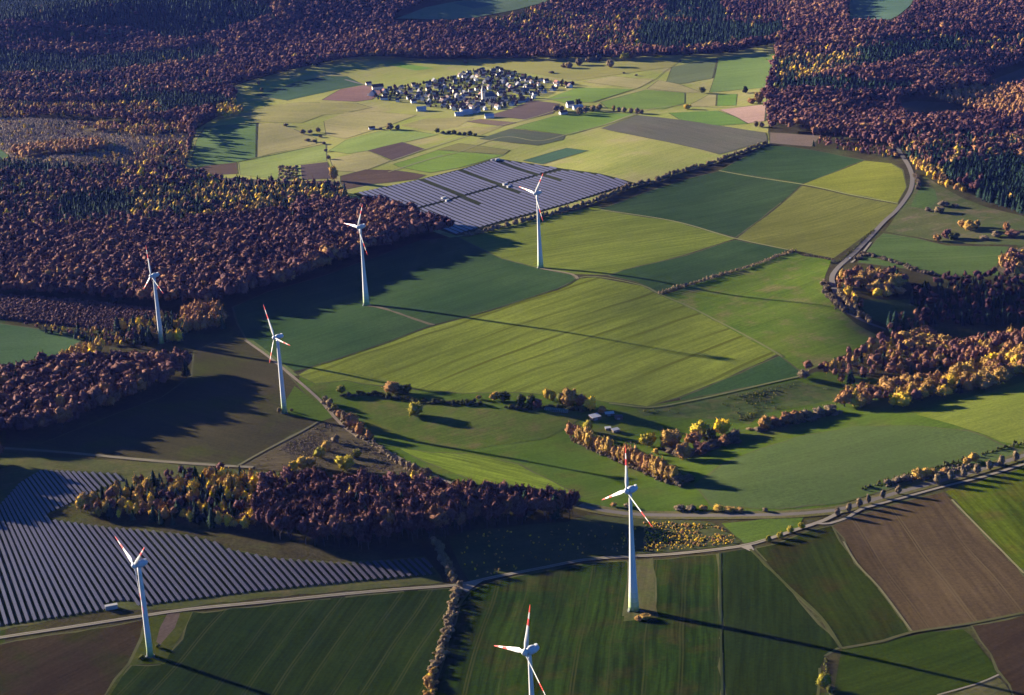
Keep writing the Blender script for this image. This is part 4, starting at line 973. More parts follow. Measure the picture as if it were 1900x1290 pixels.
for i, (bp, H, r0, r1, conc, ph, lab) in enumerate(TURB):
    x, y, z = at(*bp)
    e = link('wind_turbine', None); e.location = (x, y, z); e.rotation_euler.z = YAW
    tag(e, lab, 'wind turbine', 'wind turbines of the wind farm')
    link('tower', tower_mesh(H-1.2, r0, r1, conc), e)
    mb = MB(); mb.lathe([(r0+.9, -.6), (r0+.9, .2)], 24); mb.build('foundation', CONC, e)
    mb = MB(); mb.box(-.6, .6, -r0-.18, -r0+.35, .9, 3.2); mb.box(-.8, .8, -r0-1.2, -r0-.1, .25, .8); mb.build('door', DOORM, e)
    nc = link('nacelle', NAC, e); nc.location = (0, 0, H)
    mb = MB(); mb.box(-.9, .9, 4.2, 5.6, 1.5, 2.7); mb.tube([(.5, 3.2, 2.2), (.5, 3.2, 4.2)], [.06, .04], 5)
    mb.build('cooler_box', WHITE, nc)
    hb = link('hub', HUB, e); hb.location = (0, 0, H)
    for k in range(3):
        bl = link('blade', BLADE, e); bl.location = (0, -3.4, H)
        bl.rotation_euler = (0, math.radians(ph+120*k), 0)

# ------------------------------------------------------------------ solar rows
m, nt, b = new_mat('solar_glass', .4, .15)
uv = N(nt, 'ShaderNodeAttribute', attribute_type='GEOMETRY', attribute_name='cell').outputs['Vector']
sp = N(nt, 'ShaderNodeSeparateXYZ'); nt.links.new(uv, sp.inputs[0])
fx = mathn(nt, 'FRACT', mathn(nt, 'DIVIDE', sp.outputs[0], 1.05)); fy = mathn(nt, 'FRACT', mathn(nt, 'MULTIPLY', sp.outputs[1], 2.0))
gl = mathn(nt, 'MAXIMUM', mathn(nt, 'LESS_THAN', fx, .06), mathn(nt, 'LESS_THAN', fy, .05))
pos = N(nt, 'ShaderNodeNewGeometry').outputs['Position']
pc = mixc(nt, noise(nt, pos, .05, 3), (.014, .012, .019), (.020, .017, .026))
nt.links.new(mixc(nt, gl, pc, (.07, .07, .08)), b.inputs['Base Color'])
M['panel'] = m
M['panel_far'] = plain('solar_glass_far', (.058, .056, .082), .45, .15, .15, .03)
STEEL = plain('galvanised_steel', (.30, .31, .32), .5, .4, .1, .5)

def ordinal(n):
    a = ['first','second','third','fourth','fifth','sixth','seventh','eighth','ninth','tenth','eleventh','twelfth','thirteenth','fourteenth','fifteenth','sixteenth','seventeenth','eighteenth','nineteenth']
    tens = {2: 'twent', 3: 'thirt', 4: 'fort', 5: 'fift', 6: 'sixt', 7: 'sevent', 8: 'eight', 9: 'ninet'}
    if n < 20: return a[n-1]
    return tens[n//10]+('ieth' if n % 10 == 0 else 'y-'+a[n % 10-1])

def solar_row(pts, width, tilt, low, label, group, side, posts=True):
    """a row of panels along world points; side = +1 when the low edge lies left of the direction"""
    P = np.asarray(pts, float)
    cum = np.concatenate([[0], np.cumsum(np.hypot(*np.diff(P, axis=0).T))]); L = cum[-1]; n = max(2, int(L/10)+1)
    S = np.linspace(0, L, n); C = np.column_stack([np.interp(S, cum, P[:, 0]), np.interp(S, cum, P[:, 1])])
    D = np.gradient(C, axis=0); D /= np.linalg.norm(D, axis=1)[:, None]; NR = np.column_stack([-D[:, 1], D[:, 0]])*side
    hw = width/2*math.cos(tilt); rise = width*math.sin(tilt)
    V = []; Fc = []; cell = []
    for k in range(n):
        c = C[k]; z = float(hz(c[0], c[1])); lo = c+NR[k]*hw; hi = c-NR[k]*hw
        for t in (0, -.06):
            for (a, h_, v) in ((lo, low, 0), (hi, low+rise, 1)):
                V.append((*a, z+h_+t)); cell.append((S[k], v, 0))
    for k in range(n-1):
        a = 4*k; c = 4*(k+1)
        fs = [(a, a+1, c+1, c), (a+2, c+2, c+3, a+3), (a, c, c+2, a+2), (a+1, a+3, c+3, c+1)]
        if side < 0: fs = [f[::-1] for f in fs]
        Fc += fs
    Fc += [(0, 2, 3, 1), (4*n-4, 4*n-3, 4*n-1, 4*n-2)]
    m_ = C[n//2]; c0 = np.array([*m_, float(hz(*m_))])
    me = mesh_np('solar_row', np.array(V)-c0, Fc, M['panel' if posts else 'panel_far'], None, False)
    at_ = me.attributes.new('cell', 'FLOAT_VECTOR', 'POINT'); at_.data.foreach_set('vector', np.array(cell, np.float32).ravel())
    o = link('solar_row', me); o.location = c0
    tag(o, label, 'solar panels', group)
    if posts:
        mb = MB()
        for k in range(n):
            z = float(hz(*C[k]))-c0[2]
            for s_, h_ in ((.55, low+rise*.22), (-.55, low+rise*.78)):
                g = C[k]+NR[k]*hw*s_-c0[:2]
                mb.tube([(g[0], g[1], z-.3), (g[0], g[1], z+h_-.07)], [.06, .06], 4)
            if k:
                q = C[k-1]-c0[:2]; zq = float(hz(*C[k-1]))-c0[2]; g = C[k]-c0[:2]
                mb.tube([(q[0], q[1], zq+low+rise*.5-.1), (g[0], g[1], z+low+rise*.5-.1)], [.05, .05], 4)
        mb.build('support_frame', STEEL, o)
    return o

NEAR_POLY = [(-90,985),(-40,960),(0,938),(37,897),(77,873),(222,880),(233,890),(162,919),(118,941),(91,953),(94,965),(115,968),(202,980),(270,985),(337,992),(411,1010),(423,1020),(506,1037),(640,1046),(788,1037),(810,1066),(637,1081),(472,1098),(287,1121),(262,1126),(236,1115),(202,1117),(194,1133),(101,1147),(0,1162),(-90,1176)]
def near_farm():
    sx = [(-120, .2), (0, .29), (60, .34), (97, .40), (200, .58), (370, .79), (690, .90), (830, 1.06)]
    xs = -120.0; segs = []
    while xs < 830:
        s = np.interp(xs, [a for a, _ in sx], [b_ for _, b_ in sx])
        yb = 1185-.14*(xs+60)*.9 if xs < 840 else 0
        ys = np.linspace(yb+30, 865, 700)
        # rows lean further over towards the top of the slope
        px = np.column_stack([xs-(yb-ys)*s*(1+.00035*(yb-ys)), ys])
        ins = inpoly(px, NEAR_POLY)
        k = 0
        while k < len(ins):
            if ins[k]:
                j = k
                while j+1 < len(ins) and ins[j+1]: j += 1
                if j-k > 14 and px[j][0] > -160: segs.append((px[k], px[j], px[k:j+1:60] if j-k < 60 else np.concatenate([px[k:j-20:40], px[j:j+1]])))
                k = j+1
            else: k += 1
        xs += np.interp(xs, [0, 300, 800], [13.7, 13.0, 12.6])
    seen = {}
    for a, c, xb in segs:
        if max(a[0], c[0]) < -15: continue
        lobe = 'upper corner' if a[1] < 960 else 'lower part'
        if len(xb) < 2: xb = np.array([a, c])
        seen.setdefault(lobe, []).append((a, xb))
    for lobe, L in seen.items():
        L.sort(key=lambda t: t[0][0])
        for i, (a, c) in enumerate(L):
            solar_row(ground(c), 2.45, math.radians(13), .75, 'solar panel row, %s from the left, in the %s of the near solar field' % (ordinal(i+1), lobe), 'rows of the near solar field', 1)
near_farm()

def far_farm():
    A = ground([(782,336), (901,384), (820,350), (914,340), (983,320)])
    d = (A[1]-A[0])/np.hypot(*(A[1]-A[0])); nn = np.array([-d[1], d[0]])
    if (ground([(1000,380)])[0]-A[0]) @ nn < 0: nn = -nn
    ais = [A[2] @ nn, A[3] @ nn, A[4] @ nn]
    def band(poly, name, lower):
        W = ground(dens(poly, 30)); U = W @ d; S = W @ nn; m = len(W); out = []
        s = S.min()+3
        while s < S.max()-2:
            hits = sorted(U[i]+(U[(i+1) % m]-U[i])*(s-S[i])/(S[(i+1) % m]-S[i]) for i in range(m) if (S[i] > s) != (S[(i+1) % m] > s))
            for h0, h1 in zip(hits[::2], hits[1::2]):
                g = min(abs(s-q) for q in ais)
                if g < 4.2:
                    if not lower: continue
                    h0 = h0+(h1-h0)*.36
                if h1-h0 > 9: out.append((d*h0+nn*s, d*h1+nn*s))
            s += 8.8
        for i, (p, q) in enumerate(out):
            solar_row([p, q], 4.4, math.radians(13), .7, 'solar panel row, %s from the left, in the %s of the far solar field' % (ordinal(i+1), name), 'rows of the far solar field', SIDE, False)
    SIDE = -1 if (nn @ np.array([-d[1], d[0]])) > 0 else 1
    SIDE = -1
    band([(662,359),(782,334),(857,316),(914,298),(926,297),(1036,313),(985,328),(905,350),(820,374),(724,399),(690,378)], 'upper band', False)
    band([(744,398),(830,375),(915,351),(1000,327),(1046,317),(1110,325),(1176,340),(1124,355),(1060,376),(1002,392),(930,411),(862,431),(847,435),(790,416)], 'lower band', True)
far_farm()

CABM = plain('cabin_white', (.40, .40, .39), .7, .2, .06, .4); CABR = plain('cabin_roof', (.20, .20, .195), .8, .2, .1, .4)
def cabin(px, py, L, W, H, rz, label, cat='transformer cabin', grp='transformer cabins among the solar rows', mats=None):
    x, y, z = at(px, py)
    e = link('transformer_cabin', None); e.location = (x, y, z); e.rotation_euler.z = rz; tag(e, label, cat, grp)
    mb = MB(); mb.box(-L/2, L/2, -W/2, W/2, -.3, H); mb.build('wall', (mats or (CABM, CABR))[0], e)
    mb = MB(); mb.box(-L/2-.2, L/2+.2, -W/2-.2, W/2+.2, H+.003, H+.28); mb.build('roof', (mats or (CABM, CABR))[1], e)
    mb = MB()
    for k in (-1, 1): mb.box(k*L*.22-.7, k*L*.22+.7, -W/2-.06, -W/2-.003, .0, 2.1)
    mb.build('door', DOORM, e)
fa = ang_of((742,396), (1046,317))
cabin(823, 370, 7, 4, 3.4, fa, 'white transformer cabin on the left aisle crossing of the far solar field')
cabin(830, 374, 6, 3.4, 3.0, fa, 'small white cabin just below the left aisle cabin of the far solar field')
cabin(937, 344, 7, 4, 3.4, fa, 'white transformer cabin on the middle aisle crossing of the far solar field')
cabin(944, 348, 6, 3.4, 3.0, fa, 'small white cabin just below the middle aisle cabin')
cabin(923, 298, 7, 4, 3.4, fa, 'white transformer cabin at the top corner of the far solar field')
cabin(914, 299, 6, 3.4, 3.0, fa, 'small grey cabin beside the top corner cabin of the far solar field', mats=(CABR, CABR))
cabin(207, 1130, 9, 3.2, 3.2, ang_of((190,1133),(225,1127)), 'long grey transformer cabin at the lower edge of the near solar field', mats=(CABR, CABR))

# ------------------------------------------------------------------ single trees with crown and trunk
SOLO = {}
def solo_tree(px, py, h, w, shape, mat, tint, label, name='tree', grp=None, cat='tree'):
    x, y, z = at(px, py)
    k = len(SOLO) % len(TPL[(shape, 0)]); SOLO[len(SOLO)] = 1
    key = ('solo', shape, mat, k)
    if key not in NEARTPL:
        V, T = TPL[(shape, 0)][k]; V2, T2 = trunk_arrays(k, .45, .02)
        NEARTPL[key] = (mesh_np('crown', V, T, M[mat], None, True), mesh_np('trunk', V2, T2, M['bark'], None, True))
    e = link(name, None); e.location = (x, y, z-.1); e.rotation_euler.z = rng.uniform(0, 6.28)
    unit = {'round': 1.04, 'oval': .72, 'narrow': .40, 'bush': 1.24, 'beech': .60, 'gold': .52, 'spruce': .36}[shape]
    k_ = 1.16 if h > 6.5 else 1.0
    e.scale = (w/unit*k_, w/unit*k_*rng.uniform(.9, 1.1), h*k_); tag(e, label, cat, grp)
    c = link('crown', NEARTPL[key][0], e); c['tint'] = float(tint)
    t = link('trunk', NEARTPL[key][1], e)
    return e
T_ = solo_tree
T_(771, 773, 14, 17, 'round', 'olive', .72, 'lone round yellow-green tree on the open meadow slope')
T_(730, 729, 11.5, 17, 'round', 'gold', .30, 'broad golden-brown tree on the bank below the striped field')
T_(752, 731, 10, 13, 'round', 'olive', .12, 'dark green tree touching the golden-brown tree on the bank')
T_(633, 729, 8, 9, 'oval', 'olive', .4, 'small olive tree at the upper end of the field bank')
T_(889, 741, 5, 6, 'bush', 'gold', .45, 'small yellow bush on the field bank', 'bush', None, 'bush')
T_(918, 743, 9, 10, 'oval', 'gold', .5, 'small golden tree on the field bank beside a dark one')
T_(935, 745, 10, 11, 'round', 'olive', .1, 'dark green tree right of the small golden one on the bank')
T_(968, 753, 11, 10, 'oval', 'olive', .08, 'dark bushy tree left of the greenhouse')
T_(985, 755, 12, 10, 'oval', 'olive', .18, 'dark green tree behind the left end of the greenhouse')
T_(996, 758, 9, 9, 'bush', 'beech', .5, 'dark brown bush by the left end of the greenhouse', 'bush', None, 'bush')
T_(1016, 741, 11, 9, 'oval', 'gold', .72, 'yellow-green tree behind the greenhouse, left one of a pair')
T_(1026, 744, 10, 8, 'oval', 'olive', .8, 'yellow-green tree behind the greenhouse, right one of a pair')
T_(1043, 750, 12, 9, 'oval', 'olive', .4, 'olive tree left of the big golden tree by the greenhouse')
T_(1058, 753, 16, 17, 'round', 'gold', .40, 'big dull golden tree behind the greenhouse')
T_(1078, 754, 12, 12, 'round', 'beech', .75, 'brown tree right of the big golden tree by the greenhouse')
T_(1097, 762, 14, 12, 'oval', 'gold', .85, 'bright yellow tree left of the shed')
T_(1118, 768, 8, 7, 'oval', 'beech', .9, 'brown tree leaning over the shed')
T_(1057, 811, 13, 8.5, 'narrow', 'gold', .18, 'pinkish brown tree at the upper end of the golden row')
T_(1070, 806, 9, 8, 'oval', 'beech', .4, 'dark brown tree behind the pinkish one')
T_(1092, 800, 10, 10, 'oval', 'olive', .75, 'olive yellow tree below the shed')
rowpts = [(1073,820,13),(1080,824,14),(1089,828,15),(1097,832,15),(1106,836,12),(1114,840,13),(1122,845,14),(1130,848,15),(1140,853,11),(1151,856,13),(1162,862,16),(1171,866,17),(1181,870,17),(1191,874,15),(1203,880,17),(1212,883,16),(1221,888,17),(1231,892,16),(1241,895,14),(1251,897,15)]
for i, (px, py, h) in enumerate(rowpts):
    T_(px, py, h*1.12, h*.62, 'narrow', 'gold', [.38,.55,.5,.6,.25,.35,.5,.55,.3,.45,.3,.28,.35,.3,.25,.4,.5,.35,.4,.55][i], 'narrow golden tree, %s from the upper end of the slanting golden row' % ordinal(i+1), 'tree', 'row of narrow golden trees in the valley')
T_(1262, 898, 9, 12, 'bush', 'heath', .35, 'grey-brown bush closing the lower end of the golden row', 'bush', None, 'bush')
T_(1276, 895, 7, 10, 'bush', 'heath', .25, 'low dark bush at the lower end of the golden row', 'bush', None, 'bush')
CL = 'cluster of autumn trees right of the golden row'
T_(1203, 828, 13, 14, 'round', 'olive', .85, 'round olive yellow tree, leftmost of the autumn cluster', grp=CL)
T_(1217, 842, 6, 6, 'oval', 'gold', .6, 'small yellow tree below the olive one of the autumn cluster', grp=CL)
T_(1243, 832, 17, 20, 'round', 'gold', .45, 'large orange-gold tree in the autumn cluster', grp=CL)
T_(1268, 852, 15, 16, 'round', 'gold', .30, 'dull gold round tree, front one of the autumn cluster', grp=CL)
T_(1287, 824, 12, 14, 'round', 'gold', .2, 'orange-brown tree in the middle of the autumn cluster', grp=CL)
T_(1297, 812, 14, 18, 'round', 'olive', .98, 'yellow-green tree at the back of the autumn cluster', grp=CL)
T_(1338, 806, 14, 17, 'round', 'gold', .95, 'brilliant yellow tree at the right of the autumn cluster', grp=CL)
T_(1318, 818, 12, 13, 'round', 'olive', .22, 'dark olive tree under the brilliant yellow one', grp=CL)
T_(1300, 842, 11, 14, 'round', 'beech', .6, 'dark brown tree beside the front gold tree of the cluster', grp=CL)
T_(1342, 826, 9, 11, 'round', 'gold', .12, 'small brown-gold tree in front of the brilliant yellow one', grp=CL)
T_(1364, 815, 9, 12, 'bush', 'heath', .4, 'brown bush at the right end of the autumn cluster', 'bush', CL, 'bush')
T_(1418, 796, 12, 14, 'round', 'gold', .33, 'golden-brown tree, leftmost of the field-edge trees below the scrub')
T_(1438, 793, 10, 11, 'oval', 'beech', .65, 'dark brown tree next to the golden-brown one at the field edge')
T_(1458, 788, 11, 13, 'round', 'gold', .12, 'brown-orange tree in the middle of the field-edge trees')
T_(1478, 783, 11, 12, 'round', 'beech', .85, 'reddish brown tree among the field-edge trees')
T_(1497, 779, 9, 12, 'bush', 'heath', .5, 'brown bush right of the field-edge trees', 'bush', None, 'bush')
T_(1520, 772, 8, 13, 'bush', 'heath', .45, 'low brown bush before the big golden grove', 'bush', None, 'bush')
T_(1542, 766, 8, 12, 'bush', 'heath', .6, 'low tan bush touching the big golden grove', 'bush', None, 'bush')
T_(1490, 702, 9, 12, 'bush', 'heath', .5, 'grey-brown bush at the end of the light grass path', 'bush', None, 'bush')
# along the farm track
pth = [(604,747,7,6,'heath',.6),(612,754,8,7,'heath',.7),(621,764,8,7,'olive',.5),(630,776,8,6,'gold',.2),(640,783,10,8,'heath',.7),(650,792,13,11,'beech',.9),(659,795,14,10,'beech',.95),(670,808,13,9,'beech',.85),(656,799,5,4,'gold',.6),(687,816,9,8,'gold',.22)]
for i, (px, py, h, w, mt, t) in enumerate(pth):
    T_(px, py, h, w, 'oval', mt, t, 'small brown tree, %s down the right side of the farm track' % ordinal(i+1), 'tree', 'trees along the farm track')
pth2 = [(735,857,5,6,.5),(746,864,7,7,.7),(758,870,7,6,.6),(770,876,8,7,.65),(782,882,7,6,.5),(793,884,8,7,.45)]
for i, (px, py, h, w, t) in enumerate(pth2):
    T_(px, py, h, w, 'oval', 'heath', t, 'grey-brown shrub, %s in the lower stretch of track hedge' % ordinal(i+1), 'bush', 'shrubs along the lower farm track', 'bush')
T_(606, 838, 11, 9, 'oval', 'gold', .6, 'yellow tree standing on the tussocky fallow'); T_(596, 850, 10, 11, 'oval', 'olive', .7, 'olive tree below the yellow one on the fallow')
T_(560, 868, 10, 12, 'round', 'gold', .72, 'yellow bushy tree at the left of the fallow'); T_(576, 867, 9, 11, 'round', 'gold', .6, 'yellow tree right beside the left one on the fallow'); T_(545, 874, 9, 10, 'round', 'gold', .8, 'yellow tree at the top edge of the near wood')
T_(640, 872, 13, 16, 'round', 'olive', .95, 'large yellow-olive tree at the back of the near wood'); T_(663, 850, 8, 9, 'oval', 'olive', .6, 'small olive tree behind the yellow-olive one'); T_(624, 822, 8, 8, 'oval', 'heath', .6, 'pale brown shrub on the fallow', 'bush', None, 'bush')
T_(772, 895, 10, 9, 'oval', 'gold', .75, 'yellow-green tree above the near wood by the track'); T_(803, 902, 9, 10, 'oval', 'olive', .5, 'olive tree between track and near wood'); T_(843, 905, 7, 5, 'oval', 'olive', .08, 'dark little tree at the lower end of the track')
T_(873, 926, 13, 13, 'oval', 'gold', .9, 'blazing orange-yellow tree at the edge of the near wood'); T_(832, 930, 8, 6, 'oval', 'gold', .3, 'small tan tree left of the blazing yellow one'); T_(1050, 930, 7, 12, 'round', 'gold', .95, 'yellow-topped bush at the right tip of the near wood', 'bush', None, 'bush'); T_(962, 928, 9, 9, 'oval', 'gold', .8, 'yellow tree on the back edge of the near wood')
T_(840, 968, 9, 8, 'oval', 'gold', .7, 'orange tree in front of the dark near wood'); T_(862, 960, 10, 6, 'narrow', 'gold', .4, 'slim tan tree in front of the dark near wood'); T_(800, 975, 13, 9, 'oval', 'heath', .85, 'pale leafless tree in front of the near wood')
T_(1197, 1149, 5, 10, 'bush', 'gold', .5, 'golden bush at the foot of the tall turbine', 'bush', None, 'bush'); T_(1186, 1151, 4, 7, 'bush', 'gold', .35, 'smaller golden bush at the foot of the tall turbine', 'bush', None, 'bush')
T_(518, 766, 6, 5, 'bush', 'heath', .5, 'brown bush left of the turbine foot on the stubble', 'bush', None, 'bush'); T_(541, 764, 4, 4, 'bush', 'heath', .5, 'small bush right of the turbine foot on the stubble', 'bush', None, 'bush')
T_(293, 1202, 3.5, 4, 'bush', 'olive', .25, 'dark bush beside the turbine on the rough plot', 'bush', None, 'bush'); T_(262, 1222, 2.5, 6, 'bush', 'olive', .3, 'low dark bush left of the turbine foot', 'bush', None, 'bush')
T_(1530, 1278, 11, 8, 'oval', 'olive', .7, 'olive tree on the field corner at the bottom edge'); T_(1540, 1287, 6, 5, 'oval', 'olive', .3, 'small dark tree behind the olive one at the bottom edge')
for i, (px, py, h) in enumerate([(1426,1005,6),(1448,999,6.5),(1466,989,6.5),(1487,981,6)]):
    T_(px, py, h, h*1.0, 'round', 'olive', .6+.08*i, 'small olive tree, %s from the left along the gravel track' % ordinal(i+1), 'tree', 'small trees on the gravel track')
for i, (px, py) in enumerate([(1553,958),(1576,951),(1594,942),(1612,935),(1638,926),(1667,918),(1739,899),(1763,893),(1788,886),(1812,880),(1836,873),(1859,865),(1884,857)]):
    h = 8 if i < 6 else 9.5
    T_(px, py, h, h*.62, 'oval', 'heath', .62 if i > 5 else .5, 'slim bare roadside tree, %s from the left along the main road' % ordinal(i+1), 'tree', 'bare trees along the main road')
for i, (px, py, h, w, mt, t) in enumerate([(1648,899,5,9,'heath',.5),(1664,896,6,9,'heath',.45),(1680,892,6,9,'heath',.5),(1704,889,9,11,'gold',.55),(1718,885,8,9,'gold',.62),(1731,882,6,10,'gold',.4),(1752,876,4,8,'gold',.3),(1793,861,6,8,'gold',.5),(1806,857,8,8,'gold',.6)]):
    T_(px, py, h, w, 'bush', mt, t, 'bush on the upper side of the main road, %s from the left' % ordinal(i+1), 'bush', 'bushes above the main road', 'bush')
for i, (px, py, h, w, mt, t) in enumerate([(1138,940,4,6,'gold',.3),(1165,941,4,8,'heath',.5),(1262,947,5,11,'heath',.6),(1282,947,5,11,'heath',.5),(1305,947,5,8,'gold',.45),(1332,949,6,10,'gold',.7),(1352,949,5,11,'gold',.55),(1372,950,4,8,'gold',.35),(1420,950,4,5,'heath',.5)]):
    T_(px, py, h, w, 'bush', mt, t, 'low bush between main road and meadow, %s from the left' % ordinal(i+1), 'bush', 'bushes below the valley meadow', 'bush')
# plateau
T_(618, 335, 22, 14, 'oval', 'gold', .55, 'tall golden tree alone at the edge of the mixed wood')
T_(724, 241, 11, 15, 'round', 'heath', .75, 'broad grey-brown tree in the tan meadow'); T_(738, 241, 9, 9, 'oval', 'heath', .7, 'smaller grey-brown tree right of the broad one in the tan meadow'); T_(706, 241, 5, 8, 'bush', 'heath', .4, 'bush left of the broad grey-brown tree', 'bush', None, 'bush')
T_(1303, 173, 12, 12, 'round', 'olive', .3, 'round dark green tree alone on the plateau'); T_(1383, 173, 12, 11, 'round', 'olive', .08, 'nearly black round tree near the right wood'); T_(1276, 203, 9, 13, 'round', 'gold', .75, 'orange-yellow round tree on the plateau lane')
T_(1408, 192, 20, 17, 'round', 'gold', .5, 'large golden tree at the right wood edge'); T_(1395, 193, 11, 14, 'round', 'gold', .12, 'brown-gold tree left of the large golden one'); T_(1420, 180, 16, 18, 'round', 'beech', .4, 'dark brown tree behind the large golden one'); T_(1402, 236, 10, 8, 'oval', 'heath', .5, 'grey tree on the corner of the big grey field'); T_(1413, 237, 9, 8, 'oval', 'heath', .6, 'pale tree right beside the grey corner tree')
for i, (px, py, h, w, mt, t) in enumerate([(1139,207,11,7,'gold',.4),(1148,208,9,7,'heath',.7),(1159,209,10,9,'heath',.8),(1170,210,9,9,'heath',.75),(1182,211,10,12,'heath',.6),(1190,212,8,9,'heath',.5)]):
    T_(px, py, h, w, 'oval', mt, t, 'tree of the short row above the grey field, %s from the left' % ordinal(i+1), 'tree', 'short row of trees above the grey field')
for i, (px, py, h, w, mt, t) in enumerate([(1032,207,11,13,'heath',.4),(1042,206,10,12,'heath',.35),(1072,196,12,13,'olive',.1),(1075,213,13,15,'heath',.6),(1086,210,12,12,'heath',.6),(1100,207,11,11,'heath',.75),(1112,205,12,11,'heath',.8)]):
    T_(px, py, h, w, 'oval', mt, t, 'tree round the isolated farm right of the village, %s from the left' % ordinal(i+1), 'tree', 'trees of the isolated farm')
for i, (px, py, h, w, mt, t) in enumerate([(1045,126,9,10,'heath',.6),(1055,127,12,16,'heath',.75),(1075,122,15,18,'heath',.5),(1092,116,11,13,'heath',.6),(1101,113,10,10,'heath',.5),(1112,111,10,12,'heath',.6),(1133,125,15,17,'heath',.75),(1160,113,18,20,'olive',.7),(1172,108,20,20,'gold',.2)]):
    T_(px, py, h, w, 'round', mt, t, 'grey-brown tree in the pasture above the village, %s from the left' % ordinal(i+1), 'tree', 'trees in the pasture above the village')
for i, (px, py, h, w, t) in enumerate([(1023,136,5,14,.35),(864,119,8,10,.5),(1157,137,4,6,.3),(1180,141,4,7,.3),(1262,115,4,5,.3)]):
    T_(px, py, h, w, 'bush', 'heath', t, 'dark low bush on the upper pasture, %s from the left' % ordinal(i+1), 'bush', 'bushes on the upper pasture', 'bush')
for i, (px, py, h, w, t) in enumerate([(530,234,5,12,.3),(562,249,8,10,.6),(575,248,7,9,.5),(591,246,9,8,.4),(570,262,5,12,.55),(583,264,5,10,.4),(601,268,5,10,.3),(604,282,6,7,.5),(610,296,7,7,.6),(594,255,5,9,.4)]):
    T_(px, py, h, w, 'bush', 'heath', t, 'bush of the scattered hedge through the left plateau fields, %s counted downhill' % ordinal(i+1), 'bush', 'scattered hedge of the left plateau', 'bush')
for i, (px, py) in enumerate([(812,247),(822,249),(833,248),(843,250),(852,251),(862,251),(872,252),(882,253)]):
    T_(px, py, 6+2*(i % 3 == 0), 9, 'bush', 'olive', .15, 'dark bush of the short hedge above the solar field, %s from the left' % ordinal(i+1), 'bush', 'short dark hedge on the plateau', 'bush')
for i, (px, py, h) in enumerate([(352,242,16),(367,236,14),(480,158,9),(486,170,8)]):
    T_(px, py, h, h*.8, 'oval', 'gold' if i < 2 else 'heath', .4, 'tree standing free at the left wood edge, %s from the left' % ordinal(i+1), 'tree', 'free trees at the left wood edge')
for i, (px, py) in enumerate([(r_, c_) for c_ in (313, 319, 325, 331) for r_ in (520, 526, 532, 538, 544, 550)]):
    T_(px+rng.uniform(-2.5, 2.5), py+rng.uniform(-1.5, 1.5), rng.uniform(4, 6.4), 8, 'oval', 'heath', rng.uniform(.7, 1), 'pale bare orchard tree, %s counted by rows' % ordinal(i+1), 'tree', 'pale orchard block on the left plateau')
for i, (px, py, h, w, mt, t) in enumerate([(1722,392,6,9,'heath',.5),(1742,395,8,14,'heath',.75),(1752,383,7,16,'heath',.4),(1772,385,6,10,'heath',.5),(1800,428,12,16,'gold',.6),(1785,422,9,12,'gold',.35),(1812,422,9,10,'gold',.45),(1740,448,9,10,'gold',.3),(1757,442,11,14,'beech',.5),(1770,445,9,14,'olive',.2),(1868,428,10,10,'gold',.15),(1880,440,9,18,'beech',.6),(1850,440,7,12,'heath',.5),(1826,445,6,16,'heath',.6)]):
    T_(px, py, h, w, 'round', mt, t, 'autumn bush of the rough pasture under the spruces, number %s from the top left' % ordinal(i+1), 'bush', 'bushes on the rough pasture', 'bush')

# ------------------------------------------------------------------ hedges: each a single long thing
def hedge(pts, h, w, mat, label, step_=3.2, name='hedge', tmul=1.0, t0=.5, gap=.08):
    step = step_*.42
    L = smooth_line(ground(pts), step); c0 = np.array([*L[len(L)//2], float(hz(*L[len(L)//2]))])
    VV = []; TT = []; tt = []; b_ = 0
    for i, p in enumerate(L):
        if rng.random() < gap: continue
        V, T = TPL[('bush', 0)][i % 5] if h > 3.9 else TPL[('heath', 2)][i % 8]
        q = p+rng.normal(size=2)*w*.27; hh = h*(.35+1.0*rng.random()**1.4); ww = w*rng.uniform(.2, .52)
        a = rng.uniform(0, 6.28); ca, sa = math.cos(a), math.sin(a)
        P = np.column_stack([(V[:, 0]*ca-V[:, 1]*sa)*ww/.6+q[0], (V[:, 0]*sa+V[:, 1]*ca)*ww/.6+q[1], V[:, 2]*hh+hz(*q)])
        VV.append(P-c0); TT.append(T+b_); tt.append(np.full(len(V), np.clip(t0+rng.normal()*.15, 0, 1))); b_ += len(V)
    o = link(name, mesh_np(name, np.concatenate(VV), np.concatenate(TT), M[mat], None, True, np.concatenate(tt))); o.location = c0
    tag(o, label, 'hedge'); return o
hedge([(1424,267),(1390,279),(1330,301),(1280,316),(1250,324),(1210,340)], 6, 7, 'heath', 'long brown hedge from the wood corner down the big blue-green field', 4.0, t0=.65)
hedge([(1210,340),(1170,348),(1100,377),(1040,395),(1000,405),(930,424),(866,440)], 7, 7, 'heath', 'brown hedge along the lower edge of the far solar field', 4.0, t0=.6)
hedge([(1222,546),(1262,533),(1300,524),(1340,510),(1390,497),(1440,478),(1474,466)], 3.5, 5, 'heath', 'dry brown hedge along the earth bank', 2.4, t0=.8, gap=0)
hedge([(1490,473),(1520,478),(1547,484)], 2.5, 4, 'heath', 'low hedge at the top of the pasture slope', 2.4, t0=.3)
hedge([(846,1092),(843,1120),(836,1150),(826,1185),(816,1215),(806,1245)], 4.5, 6, 'heath', 'brown hedge running to the bottom edge', 2.6, t0=.75, gap=0)
hedge([(806,1245),(800,1265),(795,1290),(790,1320)], 5, 6, 'gold', 'golden lower end of the brown hedge', 2.8, t0=.35)
hedge([(808,1008),(816,1025),(828,1045),(838,1065),(842,1080)], 6, 6, 'heath', 'bare grey hedge between near wood and gravel track', 2.8, t0=.7)
hedge([(640,737),(680,733),(715,736),(760,744),(800,748),(850,750),(895,752)], 4, 7, 'olive', 'dark hedge on the bank below the striped field', 3.4, t0=.1)
